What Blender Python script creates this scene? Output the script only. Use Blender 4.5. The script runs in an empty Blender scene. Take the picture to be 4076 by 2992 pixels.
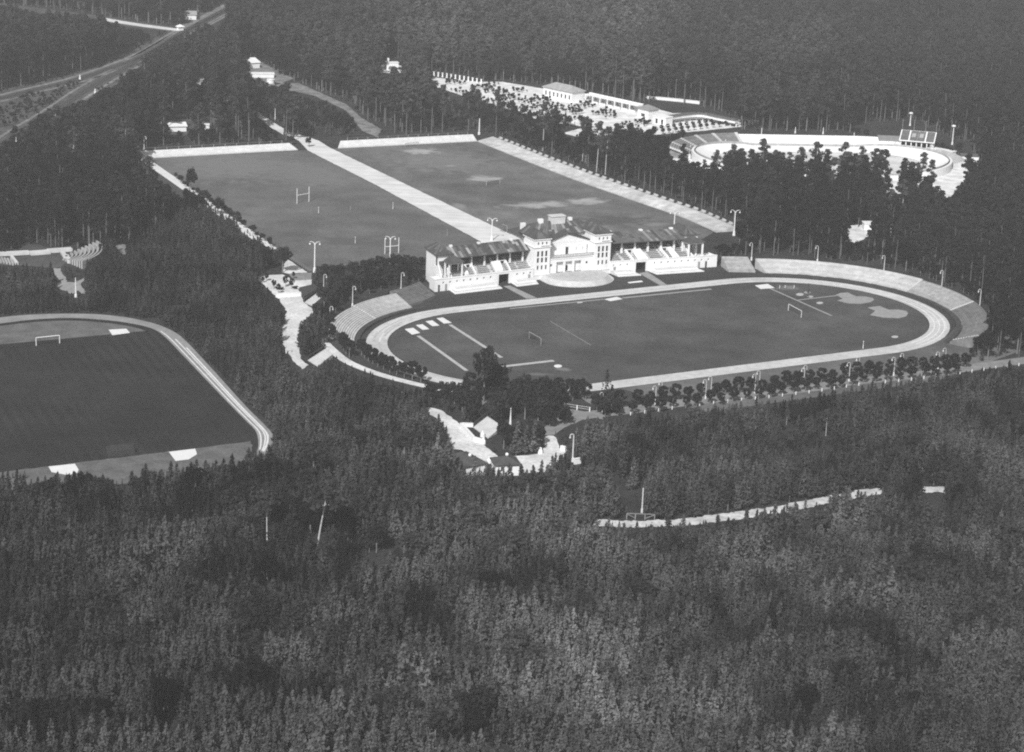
import bpy, bmesh, math, random
import numpy as np
from mathutils import Matrix, Vector
random.seed(7); rng = np.random.default_rng(7)
SC = bpy.context.scene
COL = SC.collection

# ------------------------------------------------------------------ camera
CAM_H = 163.0156; FPX = 8880.583; IW, IH = 4076.0, 2992.0
PITCH, ROLL = 0.2951448, 0.0397821
cp, sp, cr, sr = math.cos(PITCH), math.sin(PITCH), math.cos(ROLL), math.sin(ROLL)
FW = np.array([0, cp, -sp]); _r = np.array([1.0, 0, 0]); _u = np.array([0, sp, cp])
RT = cr * _r + sr * _u; UP = -sr * _r + cr * _u
cam = bpy.data.cameras.new("aerial_camera"); cam.sensor_width = 36.0; cam.sensor_fit = 'HORIZONTAL'
cam.lens = 36.0 * FPX / IW; cam.clip_start = 1.0; cam.clip_end = 30000.0
cam_ob = bpy.data.objects.new("aerial_camera", cam); COL.objects.link(cam_ob)
M = Matrix(((RT[0], UP[0], -FW[0], 0), (RT[1], UP[1], -FW[1], 0), (RT[2], UP[2], -FW[2], CAM_H), (0, 0, 0, 1)))
cam_ob.matrix_world = M; SC.camera = cam_ob

# ------------------------------------------------------------------ light
SUN_EL = math.radians(41); SHADOW_AZ = math.radians(74)      # shadows run away from the camera, a little to the right
to_sun = Vector((-math.cos(SHADOW_AZ) * math.cos(SUN_EL), -math.sin(SHADOW_AZ) * math.cos(SUN_EL), math.sin(SUN_EL)))
sun = bpy.data.lights.new("sun", 'SUN'); sun.energy = 3.6; sun.angle = math.radians(0.5); sun.color = (1, 1, 1)
sun_ob = bpy.data.objects.new("sun", sun); COL.objects.link(sun_ob)
sun_ob.rotation_euler = to_sun.to_track_quat('Z', 'Y').to_euler()
W = bpy.data.worlds.new("World"); SC.world = W; W.use_nodes = True
nt = W.node_tree; nt.nodes.clear()
sky = nt.nodes.new('ShaderNodeTexSky'); sky.sky_type = 'NISHITA'; sky.sun_disc = False
sky.sun_elevation = SUN_EL; sky.sun_rotation = math.atan2(to_sun.x, to_sun.y)
bw = nt.nodes.new('ShaderNodeRGBToBW'); bg = nt.nodes.new('ShaderNodeBackground'); bg.inputs[1].default_value = 0.085
wo = nt.nodes.new('ShaderNodeOutputWorld')
nt.links.new(sky.outputs[0], bw.inputs[0]); nt.links.new(bw.outputs[0], bg.inputs[0]); nt.links.new(bg.outputs[0], wo.inputs[0])
SC.view_settings.view_transform = 'Standard'; SC.view_settings.look = 'None'
SC.view_settings.gamma = 1.0; SC.view_settings.use_curve_mapping = False
SC.view_settings.exposure = 0.45
SC.render.engine = 'CYCLES'
SC.cycles.max_bounces = 5; SC.cycles.diffuse_bounces = 2; SC.cycles.glossy_bounces = 1
SC.cycles.transmission_bounces = 2; SC.cycles.volume_bounces = 0; SC.cycles.transparent_max_bounces = 4
SC.cycles.use_denoising = False
SC.cycles.filter_width = 2.0

# ------------------------------------------------------------------ survey: photograph point -> point of the level ground
def G(px, py, z=0.0):
    d = FW * FPX + (px - IW / 2) * RT + (IH / 2 - py) * UP
    t = (z - CAM_H) / d[2]
    return (d[0] * t, d[1] * t)
def PR(P):
    P = np.atleast_2d(np.asarray(P, float)) - np.array([0, 0, CAM_H])
    k = P @ FW
    return np.c_[IW / 2 + FPX * (P @ RT) / k, IH / 2 - FPX * (P @ UP) / k]
def mpp(px, py):                       # metres per photograph pixel across the view
    g = G(px, py); return math.sqrt(g[0]**2 + g[1]**2 + CAM_H**2) / FPX
def GP(pts, z=0.0): return [G(x, y, z) for x, y in pts]
TA = 0.5059926; TC = (41.6161, 585.0795); TL, TR, TW = 89.0, 35.708, 5.632
ca, sa = math.cos(TA), math.sin(TA)
def LW(u, v): return (TC[0] + u * ca - v * sa, TC[1] + u * sa + v * ca)     # stadium axes -> world
AB = TA - math.radians(1.6); cb, sb = math.cos(AB), math.sin(AB)
_o = LW(4.5, 0); OB = (_o[0] - 2.0 * cb, _o[1] - 2.0 * sb)
def BW_(s, t, z): return (OB[0] + s * cb - t * sb, OB[1] + s * sb + t * cb, z)  # grandstand axes -> world

# ------------------------------------------------------------------ materials (all neutral: the photograph is monochrome)
MATS = {}
def mat(name, g, rough=0.85, noise=0.0, scale=0.4, detail=4.0, rnd=0.0, bump=0.0, spec=0.2, metallic=0.0, scale2=None, noise2=0.0, stretch=None):
    m = bpy.data.materials.new(name); m.use_nodes = True; n = m.node_tree.nodes; l = m.node_tree.links
    b = n['Principled BSDF']; b.inputs['Roughness'].default_value = rough; b.inputs['Metallic'].default_value = metallic
    b.inputs['Specular IOR Level'].default_value = spec
    val = n.new('ShaderNodeValue'); val.outputs[0].default_value = g; cur = val.outputs[0]
    def mul(a, f):
        x = n.new('ShaderNodeMath'); x.operation = 'MULTIPLY'; l.new(a, x.inputs[0])
        if isinstance(f, float): x.inputs[1].default_value = f
        else: l.new(f, x.inputs[1])
        return x.outputs[0]
    tc = n.new('ShaderNodeTexCoord')
    for sc_, am in ((scale, noise), (scale2, noise2)):
        if not sc_ or not am: continue
        nz = n.new('ShaderNodeTexNoise'); nz.inputs['Scale'].default_value = sc_; nz.inputs['Detail'].default_value = detail
        if stretch and sc_ == scale:
            mp = n.new('ShaderNodeMapping'); mp.inputs['Rotation'].default_value = (0, 0, stretch[0]); mp.inputs['Scale'].default_value = (stretch[1], stretch[2], 1)
            l.new(tc.outputs['Object'], mp.inputs[0]); l.new(mp.outputs[0], nz.inputs['Vector'])
        else: l.new(tc.outputs['Object'], nz.inputs['Vector'])
        mr = n.new('ShaderNodeMapRange'); mr.inputs[1].default_value = 0.3; mr.inputs[2].default_value = 0.7
        mr.inputs[3].default_value = 1 - am; mr.inputs[4].default_value = 1 + am
        l.new(nz.outputs[0], mr.inputs[0]); cur = mul(cur, mr.outputs[0])
        if bump and sc_ == scale:
            bp = n.new('ShaderNodeBump'); bp.inputs['Strength'].default_value = bump; bp.inputs['Distance'].default_value = 0.1
            l.new(nz.outputs[0], bp.inputs['Height']); l.new(bp.outputs[0], b.inputs['Normal'])
    if rnd:
        oi = n.new('ShaderNodeObjectInfo'); mr = n.new('ShaderNodeMapRange'); mr.inputs[3].default_value = 1 - rnd; mr.inputs[4].default_value = 1 + rnd
        l.new(oi.outputs['Random'], mr.inputs[0]); cur = mul(cur, mr.outputs[0])
    cb_ = n.new('ShaderNodeCombineColor')
    for i in range(3): l.new(cur, cb_.inputs[i])
    l.new(cb_.outputs[0], b.inputs['Base Color'])
    MATS[name] = m; m["value_socket"] = 0
    return m
mat('plaster', .80, .8, .05, .5, noise2=.03, scale2=4.0)
mat('plaster_old', .58, .85, .12, .4, noise2=.08, scale2=3.0)
mat('concrete', .47, .9, .14, .7, rnd=.08, noise2=.12, scale2=.09)
mat('concrete_dark', .17, .9, .25, .7, rnd=.12)
mat('concrete_mid', .36, .9, .2, .7, rnd=.1)
mat('seat_grey', .22, .9, .2, .7, rnd=.12)
mat('bank_gravel', .66, .95, .10, .5, rnd=.03)
mat('bank_weathered', .52, .95, .22, .35, rnd=.07, noise2=.15, scale2=.06)
mat('gravel', .62, .95, .2, .14, noise2=.2, scale2=1.1)
mat('track_gravel', .52, .95, .28, .3, noise2=.25, scale2=1.3)
mat('road_gravel', .64, .95, .14, .5, detail=3, stretch=(1.107, .05, 1.0), noise2=.12, scale2=.12)
mat('sand', .72, .95, .04, .6)
mat('sand_grey', .29, .95, .15, .6)
mat('strip', .42, .95, .12, .6)
mat('line', .72, .9, .15, .5)
mat('lime', .70, .9, .1, .5)
mat('cinder', .51, .95, .14, .10, noise2=.14, scale2=.7)
mat('cinder_worn', .42, .95, .15, .5)
mat('cinder_pale', .63, .95, .12, .5)
mat('cinder_side', .26, .95, .15, .2, noise2=.12, scale2=.9)
mat('path_grey', .22, .95, .2, .4)
mat('bank_slope', .05, .95, .2, .5)
mat('forest_floor', .030, 1.0, .35, .08, noise2=.3, scale2=.6)
mat('pale_grass', .12, .95, .25, .25, noise2=.2, scale2=1.5)
mat('rail_bed', .075, .95, .35, .12, noise2=.25, scale2=.7)
mat('rail_pale', .19, .95, .4, .25, noise2=.3, scale2=1.2)
mat('ballast', .05, .95, .2, .5)
mat('steel', .25, .4, metallic=.6)
mat('lamp_paint', .55, .6)
mat('white_paint', .72, .55)
mat('grey_paint', .30, .6)
mat('dark_paint', .05, .6)
mat('dark', .025, .8)
mat('glass', .03, .15, spec=.5)
mat('roof', .07, .85, .2, .6)
mat('roof_mid', .12, .85, .25, .8)
mat('roof_light', .24, .85, .15, .8)
mat('roof_pale', .34, .85, .15, .8)
mat('wood_dark', .09, .8, .2, 1.0, rnd=.2)
mat('wood', .22, .8, .2, 1.0, rnd=.15)
mat('wood_pale', .48, .8, .15, 1.0, rnd=.12)
mat('net', .06, .9)
mat('bark', .17, .95, .3, 1.2)
mat('bark_bright', .42, .95, .25, 1.2)
mat('bark_pale', .13, .95, .25, 1.2)
mat('white_sand', .72, .95, .25, .22, detail=6)

def leaf_mat(name, g, rnd=.3, trans=.25):
    m = bpy.data.materials.new(name); m.use_nodes = True; n = m.node_tree.nodes; l = m.node_tree.links; n.clear()
    out = n.new('ShaderNodeOutputMaterial'); mix = n.new('ShaderNodeMixShader'); mix.inputs[0].default_value = trans
    d = n.new('ShaderNodeBsdfDiffuse'); t = n.new('ShaderNodeBsdfTranslucent')
    oi = n.new('ShaderNodeObjectInfo'); mr = n.new('ShaderNodeMapRange'); mr.inputs[3].default_value = g * (1 - rnd); mr.inputs[4].default_value = g * (1 + rnd)
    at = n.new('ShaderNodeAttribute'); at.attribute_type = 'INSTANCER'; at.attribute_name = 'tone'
    lf = n.new('ShaderNodeAttribute'); lf.attribute_type = 'GEOMETRY'; lf.attribute_name = 'leaf_tone'
    a1 = n.new('ShaderNodeMath'); a1.operation = 'ADD'; a1.inputs[1].default_value = 1.0
    m1 = n.new('ShaderNodeMath'); m1.operation = 'MULTIPLY'; m2 = n.new('ShaderNodeMath'); m2.operation = 'MULTIPLY'
    cc = n.new('ShaderNodeCombineColor')
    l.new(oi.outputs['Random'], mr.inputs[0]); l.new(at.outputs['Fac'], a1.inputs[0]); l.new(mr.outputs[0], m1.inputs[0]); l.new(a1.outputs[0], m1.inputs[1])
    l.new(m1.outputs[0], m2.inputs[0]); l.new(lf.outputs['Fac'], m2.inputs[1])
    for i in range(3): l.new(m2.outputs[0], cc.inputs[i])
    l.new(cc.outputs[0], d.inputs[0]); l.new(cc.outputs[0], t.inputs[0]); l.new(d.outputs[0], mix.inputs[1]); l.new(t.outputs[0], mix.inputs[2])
    l.new(mix.outputs[0], out.inputs[0]); MATS[name] = m
leaf_mat('needles_young', .085); leaf_mat('needles', .062); leaf_mat('leaves', .030, .25); leaf_mat('leaves_clipped', .024, .2)

def grass_mat(name, g, amp=.12, patches=(), stripes=None):
    """Turf: fine and broad mottling, optional mowing stripes, patches of worn (x, y, rx, ry, turn, value)."""
    m = bpy.data.materials.new(name); m.use_nodes = True; n = m.node_tree.nodes; l = m.node_tree.links
    b = n['Principled BSDF']; b.inputs['Roughness'].default_value = .95; b.inputs['Specular IOR Level'].default_value = .1
    tc = n.new('ShaderNodeTexCoord')
    def noise(s, d=4):
        z = n.new('ShaderNodeTexNoise'); z.inputs['Scale'].default_value = s; z.inputs['Detail'].default_value = d; l.new(tc.outputs['Object'], z.inputs['Vector']); return z.outputs[0]
    def rng_(x, a, b_, c, d_):
        r = n.new('ShaderNodeMapRange'); r.inputs[1].default_value = a; r.inputs[2].default_value = b_; r.inputs[3].default_value = c; r.inputs[4].default_value = d_; l.new(x, r.inputs[0]); return r.outputs[0]
    def op(o, a, b_):
        x = n.new('ShaderNodeMath'); x.operation = o
        for i, v in enumerate((a, b_)):
            if isinstance(v, (int, float)): x.inputs[i].default_value = v
            else: l.new(v, x.inputs[i])
        return x.outputs[0]
    cur = op('MULTIPLY', op('MULTIPLY', rng_(noise(.022, 2), .3, .7, 1 - amp * 1.6, 1 + amp * 1.6), rng_(noise(.11, 5), .3, .7, 1 - amp * 1.3, 1 + amp * 1.3)), rng_(noise(.9, 6), .3, .7, 1 - amp, 1 + amp))
    cur = op('MULTIPLY', cur, g)
    if stripes:
        mp = n.new('ShaderNodeMapping'); mp.inputs['Rotation'].default_value = (0, 0, stripes[0]); l.new(tc.outputs['Object'], mp.inputs[0])
        wv = n.new('ShaderNodeTexWave'); wv.inputs['Scale'].default_value = stripes[1]; wv.inputs['Distortion'].default_value = .25; l.new(mp.outputs[0], wv.inputs[0])
        msk = rng_(noise(.018), .42, .62, 0.0, 1.0)
        cur = op('MULTIPLY', cur, op('ADD', 1.0, op('MULTIPLY', msk, rng_(wv.outputs[0], 0, 1, -stripes[2], stripes[2] * 1.6))))
    nz = noise(.22, 5)
    for (x, y, rx, ry, rot, val) in patches:
        mp = n.new('ShaderNodeMapping'); mp.vector_type = 'TEXTURE'
        mp.inputs['Location'].default_value = (x, y, 0); mp.inputs['Rotation'].default_value = (0, 0, rot); mp.inputs['Scale'].default_value = (rx, ry, 1)
        l.new(tc.outputs['Object'], mp.inputs[0])
        ln = n.new('ShaderNodeVectorMath'); ln.operation = 'LENGTH'; l.new(mp.outputs[0], ln.inputs[0])
        dd = op('ADD', ln.outputs['Value'], op('MULTIPLY', op('SUBTRACT', nz, .5), 2.2))
        f = rng_(dd, .35, 1.05, 1.0, 0.0)
        cur = op('ADD', op('MULTIPLY', cur, op('SUBTRACT', 1.0, f)), op('MULTIPLY', f, val))
    cc = n.new('ShaderNodeCombineColor')
    for i in range(3): l.new(cur, cc.inputs[i])
    l.new(cc.outputs[0], b.inputs['Base Color']); MATS[name] = m

# ------------------------------------------------------------------ mesh helpers
class MB:
    def __init__(s): s.v = []; s.f = []
    def add(s, vs, fs):
        o = len(s.v); s.v += [tuple(map(float, p)) for p in vs]; s.f += [tuple(i + o for i in f) for f in fs]; return s
    def hexa(s, p): return s.add(p, [(0, 3, 2, 1), (4, 5, 6, 7), (0, 1, 5, 4), (1, 2, 6, 5), (2, 3, 7, 6), (3, 0, 4, 7)])
    def box(s, x0, x1, y0, y1, z0, z1, T=None):
        p = [(x0, y0, z0), (x1, y0, z0), (x1, y1, z0), (x0, y1, z0), (x0, y0, z1), (x1, y0, z1), (x1, y1, z1), (x0, y1, z1)]
        return s.hexa([T(*q) for q in p] if T else p)
    def prism(s, poly, z0, z1):
        n = len(poly); a = sum(poly[i][0] * poly[(i + 1) % n][1] - poly[(i + 1) % n][0] * poly[i][1] for i in range(n))
        if a < 0: poly = poly[::-1]
        vs = [(x, y, z0) for x, y in poly] + [(x, y, z1) for x, y in poly]
        return s.add(vs, [tuple(range(n - 1, -1, -1)), tuple(range(n, 2 * n))] + [(i, (i + 1) % n, n + (i + 1) % n, n + i) for i in range(n)])
    def sheet(s, poly, z):
        n = len(poly); a = sum(poly[i][0] * poly[(i + 1) % n][1] - poly[(i + 1) % n][0] * poly[i][1] for i in range(n))
        if a < 0: poly = poly[::-1]
        return s.add([(x, y, z) for x, y in poly], [tuple(range(n))])
    def tube(s, pts, rad, k=6):
        rings = []; pts = [Vector(p) for p in pts]
        for i, p in enumerate(pts):
            d = (pts[min(i + 1, len(pts) - 1)] - pts[max(i - 1, 0)]).normalized()
            a = d.cross(Vector((0, 1, 0.01)) if abs(d.y) < .9 else Vector((1, 0, 0))).normalized(); b = d.cross(a)
            r = rad[i] if isinstance(rad, (list, tuple)) else rad
            rings.append([p + a * (r * math.cos(2 * math.pi * j / k)) + b * (r * math.sin(2 * math.pi * j / k)) for j in range(k)])
        vs = [q for r in rings for q in r]; fs = [(i * k + j, i * k + (j + 1) % k, (i + 1) * k + (j + 1) % k, (i + 1) * k + j) for i in range(len(pts) - 1) for j in range(k)]
        fs += [tuple(range(k - 1, -1, -1)), tuple(range((len(pts) - 1) * k, len(pts) * k))]
        return s.add(vs, fs)
    def bar(s, a, b, w, h):
        a, b = Vector(a), Vector(b); d = (b - a).normalized(); sd = d.cross(Vector((0, 0, 1)))
        sd = (Vector((1, 0, 0)) if sd.length < 1e-4 else sd.normalized()); up = sd.cross(d)
        o = [(-w / 2, -h / 2), (w / 2, -h / 2), (w / 2, h / 2), (-w / 2, h / 2)]
        return s.hexa([a + sd * x + up * y for x, y in o] + [b + sd * x + up * y for x, y in o])
    def blob(s, c, rx, ry, rz, n=8, m=5):
        vs = [(c[0], c[1], c[2] - rz)]
        for i in range(1, m):
            t = -math.pi / 2 + math.pi * i / m
            vs += [(c[0] + rx * math.cos(t) * math.cos(2 * math.pi * j / n), c[1] + ry * math.cos(t) * math.sin(2 * math.pi * j / n), c[2] + rz * math.sin(t)) for j in range(n)]
        vs.append((c[0], c[1], c[2] + rz)); T_ = len(vs) - 1
        fs = [(0, 1 + (j + 1) % n, 1 + j) for j in range(n)] + [(1 + i * n + j, 1 + i * n + (j + 1) % n, 1 + (i + 1) * n + (j + 1) % n, 1 + (i + 1) * n + j) for i in range(m - 2) for j in range(n)]
        fs += [(T_, 1 + (m - 2) * n + j, 1 + (m - 2) * n + (j + 1) % n) for j in range(n)]
        return s.add(vs, fs)
    def mesh(s, name, *mats):
        me = bpy.data.meshes.new(name); me.from_pydata(s.v, [], s.f)
        for k in mats: me.materials.append(MATS[k])
        me.update(); return me
    def build(s, name, m, parent=None):
        o = bpy.data.objects.new(name, s.mesh(name, m)); COL.objects.link(o)
        if parent is not None: o.parent = parent; o.matrix_parent_inverse = Matrix.Translation(-parent.location) if parent.type == 'EMPTY' else Matrix()
        return o
def tag(o, label, cat, group=None, kind=None):
    o["label"] = label; o["category"] = cat
    if group: o["group"] = group
    if kind: o["kind"] = kind
    return o
def empty(name, loc, label=None, cat=None, group=None):
    o = bpy.data.objects.new(name, None); COL.objects.link(o); o.location = (loc[0], loc[1], loc[2] if len(loc) > 2 else 0)
    if label: tag(o, label, cat, group)
    return o
def put(name, me, parent, loc=(0, 0, 0), rot=0.0, sc=1.0):     # a child (local frame of its parent) or, without parent, a thing
    o = bpy.data.objects.new(name, me); COL.objects.link(o); o.parent = parent; o.location = loc; o.rotation_euler = (0, 0, rot)
    o.scale = (sc, sc, sc) if isinstance(sc, (int, float)) else sc
    return o
def struct(name, mb, m):
    o = mb.build(name, m); o["kind"] = "structure"; return o
def ordinal(i): return ("first second third fourth fifth sixth seventh eighth ninth tenth eleventh twelfth thirteenth fourteenth fifteenth sixteenth "
    "seventeenth eighteenth nineteenth twentieth").split()[i] if i < 20 else "twenty-" + "first second third fourth fifth sixth seventh eighth ninth".split()[i - 20] if i < 29 else "thirty-" + ["nil", "first", "second", "third", "fourth", "fifth", "sixth", "seventh", "eighth", "ninth"][i - 29]
def catmull(P, n=6, closed=False):
    P = [np.array(p, float) for p in P]; out = []; m = len(P)
    for i in range(m if closed else m - 1):
        p0, p1, p2, p3 = (P[(i - 1) % m], P[i], P[(i + 1) % m], P[(i + 2) % m]) if closed else (P[max(i - 1, 0)], P[i], P[i + 1], P[min(i + 2, m - 1)])
        for j in range(n):
            t = j / n; out.append(.5 * ((2 * p1) + (-p0 + p2) * t + (2 * p0 - 5 * p1 + 4 * p2 - p3) * t * t + (-p0 + 3 * p1 - 3 * p2 + p3) * t ** 3))
    if not closed: out.append(P[-1])
    return [tuple(p) for p in out]
def resample(P, n):
    P = np.array(P, float); d = np.r_[0, np.cumsum(np.hypot(*np.diff(P, axis=0).T))]; t = np.linspace(0, d[-1], n)
    return np.c_[np.interp(t, d, P[:, 0]), np.interp(t, d, P[:, 1])]
def offset(P, d):                       # polyline shifted sideways (to the left of its run)
    P = np.array(P, float); T = np.gradient(P, axis=0); T /= np.hypot(T[:, 0], T[:, 1])[:, None]
    return P + np.c_[-T[:, 1], T[:, 0]] * d
def ribbon(P, w, z, mb=None):
    a, b = offset(P, w / 2), offset(P, -w / 2); mb = mb or MB(); n = len(a)
    return mb.add([(x, y, z) for x, y in b] + [(x, y, z) for x, y in a], [(i, i + 1, n + i + 1, n + i) for i in range(n - 1)])
def rough(P, step=1.4, amp=.24, seed=1):          # ragged verge: outline broken up every metre or so
    r = random.Random(seed + len(P)); out = []; n = len(P)
    for i in range(n):
        a, b = np.array(P[i]), np.array(P[(i + 1) % n]); k = max(1, int(np.hypot(*(b - a)) / step))
        for j in range(k): out.append(tuple(a + (b - a) * j / k + np.array([r.uniform(-amp, amp), r.uniform(-amp, amp)])))
    return out
def smooth(o):
    for p in o.data.polygons: p.use_smooth = True
    return o

# ------------------------------------------------------------------ setting: ground, turf, tracks, roads
o = struct('ground', MB().add([(-9000, -3000, 0), (9000, -3000, 0), (9000, 16000, 0), (-9000, 16000, 0)], [(0, 1, 2, 3)]), 'forest_floor')
def patch(px, py, wx, wy, rot, val):          # worn, paler or darker spot from its place and extent in the photograph
    g = G(px, py); a = G(px - wx / 2, py); b = G(px + wx / 2, py); c = G(px, py - wy / 2); d = G(px, py + wy / 2)
    return (g[0], g[1], math.dist(a, b) / 2, math.dist(c, d) / 2, rot, val)
grass_mat('turf_rugby', .118, .14, [patch(900, 660, 620, 150, .45, .165), patch(1250, 700, 420, 120, .45, .155), patch(1400, 960, 300, 60, .4, .095)])
grass_mat('turf_football', .125, .18, [patch(1750, 640, 620, 120, .3, .17), patch(2450, 880, 400, 50, .35, .085), patch(1672, 602, 150, 24, .3, .36), patch(1668, 636, 60, 8, .2, .22), patch(1795, 660, 50, 10, .2, .24), patch(1925, 710, 170, 22, .3, .34),
    patch(2150, 815, 330, 26, .42, .34), patch(2330, 800, 180, 26, .42, .36), patch(1830, 822, 70, 30, .3, .22), patch(2620, 893, 110, 18, .3, .2)])
grass_mat('turf_main', .072, .17, [patch(2245, 1470, 70, 16, 0, .16), patch(2150, 1490, 120, 14, 0, .13), patch(3140, 1143, 100, 26, 0, .19), patch(2120, 1345, 60, 36, .4, .045), patch(2075, 1300, 60, 20, .3, .06),
    patch(3700, 1395, 60, 8, 0, .16), patch(3270, 1310, 30, 20, 0, .06)])
grass_mat('turf_practice', .024, .14, stripes=(math.radians(-23), .115, .13))
grass_mat('turf_lawn', .11, .2)
grass_mat('turf_apron', .045, .12)
L_field = [(586, 630), (1232, 597), (1560, 772), (1922, 968), (1690, 1032), (1274, 1076), (1230, 1081), (1147, 1025)]
R_field = [(1309, 592), (1898, 562), (2106, 646), (2293, 718), (2520, 798), (2720, 866), (2840, 925), (2780, 960), (2110, 985)]
struct('rugby_field', MB().sheet(GP(L_field), .03), 'turf_rugby')
struct('football_field', MB().sheet(GP(R_field), .03), 'turf_football')
struct('road', MB().sheet(rough(GP([(1130, 520), (1160, 528), (1228, 545), (1268, 560), (1318, 590), (1650, 750), (2080, 955), (2060, 990), (1920, 985), (1913, 961), (1488, 732), (1224, 598), (1190, 560), (1128, 532)]), 2.5, .12), .06), 'road_gravel')
struct('road', MB().sheet(rough(GP([(996, 436), (1010, 434), (1060, 468), (1110, 500), (1130, 512), (1128, 536), (1080, 508), (1040, 480)]), 2.5, .12), .06), 'gravel')

def oval(R, n=40, L=TL):
    P = []
    for i in range(n + 1): a = -math.pi / 2 + math.pi * i / n; P.append((L / 2 + R * math.cos(a), R * math.sin(a)))
    for i in range(n + 1): a = math.pi / 2 + math.pi * i / n; P.append((-L / 2 + R * math.cos(a), R * math.sin(a)))
    return P
struct('stadium_infield', MB().sheet([LW(*p) for p in oval(TR)], .03), 'turf_main')
ri, ro = oval(TR), oval(TR + TW); n = len(ri)
mb = MB().add([(*LW(*p), .06) for p in ri] + [(*LW(*p), .06) for p in ro], [(i, n + i, n + (i + 1) % n, (i + 1) % n) for i in range(n)])
trk = struct('running_track', mb, 'cinder')
mb = MB().add([(*LW(*p), .02) for p in ro] + [(*LW(*p), .02) for p in oval(52)], [(i, n + i, n + (i + 1) % n, (i + 1) % n) for i in range(n)])
struct('apron_lawn', mb, 'turf_apron')
struct('grandstand_lawn', MB().sheet([LW(*p) for p in ((-50, 41), (58, 41), (58, 62), (-50, 66))], .024), 'turf_apron')
for k in range(1, 4):
    a, b = oval(TR + TW * k / 4 - .16), oval(TR + TW * k / 4 + .16)
    i0, i1 = 4, 36
    mb = MB().add([(*LW(*p), .075) for p in a[i0:i1]] + [(*LW(*p), .075) for p in b[i0:i1]], [(i, i1 - i0 + i, i1 - i0 + i + 1, i + 1) for i in range(i1 - i0 - 1)])
    mb.build('lane_line', 'line', trk)
rs_ = random.Random(5)
for k in range(56):                                  # wear: darker and paler streaks along the lanes
    R0 = TR + rs_.uniform(.3, TW - .9); w_ = rs_.uniform(.15, .55); i0 = rs_.randrange(0, 76); i1 = min(81, i0 + rs_.randrange(3, 14)); a, b = oval(R0), oval(R0 + w_)
    MB().add([(*LW(*p), .066 + .0001 * k) for p in a[i0:i1]] + [(*LW(*p), .066 + .0001 * k) for p in b[i0:i1]], [(i, i1 - i0 + i, i1 - i0 + i + 1, i + 1) for i in range(i1 - i0 - 1)]).build('wear_streak', rs_.choice(('cinder_worn', 'cinder_pale', 'cinder_pale')), trk)
a, b = oval(TR - .3), oval(TR + .05)
MB().add([(*LW(*p), .1) for p in a] + [(*LW(*p), .1) for p in b], [(i, n + i, n + (i + 1) % n, (i + 1) % n) for i in range(n)]).build('edging', 'bank_slope', trk)

struct('avenue_lawn', MB().sheet([LW(*q) for q in ((-40, -41.5), (44, -41.5), (70, -33), (84, -22), (92, -30), (80, -52), (40, -66), (-30, -66))], .026), 'turf_lawn')
# jumping pits, run-ups, pads of the infield (each its own piece of ground)
def pad(name, pts, m, label=None, cat=None, z=.07, h=.0, group=None):
    P = GP(pts)
    ob = (MB().prism(P, 0.0, z)).build(name, m)
    if label: tag(ob, label, cat, group)
    else: ob["kind"] = "structure"
    return ob
for i, q in enumerate([[(1611, 1310), (1640, 1332), (1672, 1325), (1645, 1305)], [(1655, 1294), (1682, 1312.6), (1708.6, 1310), (1682, 1290.6)],
                       [(1694, 1279), (1721, 1298), (1749, 1295.5), (1721, 1275)], [(1738, 1267), (1767, 1288), (1798, 1284.7), (1762, 1263.7)]]):
    pad('jumping_pit', q, 'sand', f'{ordinal(i)} white sand jumping pit of the four, counted from the bottom', 'sand pit', group='four sand pits at the end of the infield')
pad('jumping_pit', [(3005, 1136), (3027, 1150), (3083.5, 1146), (3056.6, 1130)], 'sand', 'white sand pit at the far end of the infield, head of the long run-up', 'sand pit')
pad('jumping_pit', [(2405.6, 1191), (2430, 1198.6), (2479, 1190), (2454.5, 1181.5)], 'sand', 'white sand pit between the two run-ups before the grandstand', 'sand pit')
pad('concrete_slab', [(2498.5, 1124), (2504, 1127.5), (2559, 1122), (2553, 1117.5)], 'plaster', 'long thin white slab lying on the lawn before the right wing', 'slab', z=.12)
pad('concrete_slab', [(2296, 1204), (2300, 1207), (2320, 1204), (2316, 1201)], 'plaster_old', 'small pale slab beside the run-up in front of the terrace', 'slab')
def strip(p, q, w, m='strip'):
    a, b = np.array(G(*p)), np.array(G(*q)); return struct('run_up', ribbon([a, (a + b) / 2, b], w, .09), m)
strip((1664.6, 1337), (1858, 1476), 1.05); strip((1791.7, 1293), (1996, 1424), 1.05); strip((1970, 1463), (2204, 1436), 1.5, 'strip')
strip((2029, 1229), (2405, 1191.5), .9, 'sand_grey'); strip((2479, 1186.4), (2832, 1151), 1.2, 'sand_grey'); strip((3064, 1148), (3311, 1257.5), .75, 'sand_grey'); strip((3176, 1195), (3338, 1176), .75, 'sand_grey')
strip((2190, 1279), (2352, 1374.6), .22, 'sand_grey')
def z8(P): return [(2976 + x * .48867, 800 + y * .48867) for x, y in P]
struct('throwing_sector', MB().sheet(GP(z8([(715, 765), (760, 748), (820, 745), (850, 762), (885, 775), (960, 778), (1020, 790), (1030, 805), (1000, 825), (920, 838), (820, 835), (730, 812), (775, 795)])), .06), 'sand_grey')
struct('throwing_sector', MB().sheet(GP(z8([(975, 868), (1075, 855), (1110, 870), (1150, 885), (1230, 885), (1290, 895), (1308, 915), (1290, 940), (1230, 955), (1100, 950), (995, 930), (1040, 895)])), .06), 'sand_grey')
def disc(px, py, wx, wy, m, lab):
    pts = [(px + wx / 2 * math.cos(a), py + wy / 2 * math.sin(a)) for a in np.linspace(0, 2 * math.pi, 18, endpoint=False)]
    return pad('throwing_circle', pts, m, lab, 'throwing circle')
disc(2221, 1457, 32, 12, 'lime', 'pale throwing circle beyond the end of the cross strip near the trees')
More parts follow.
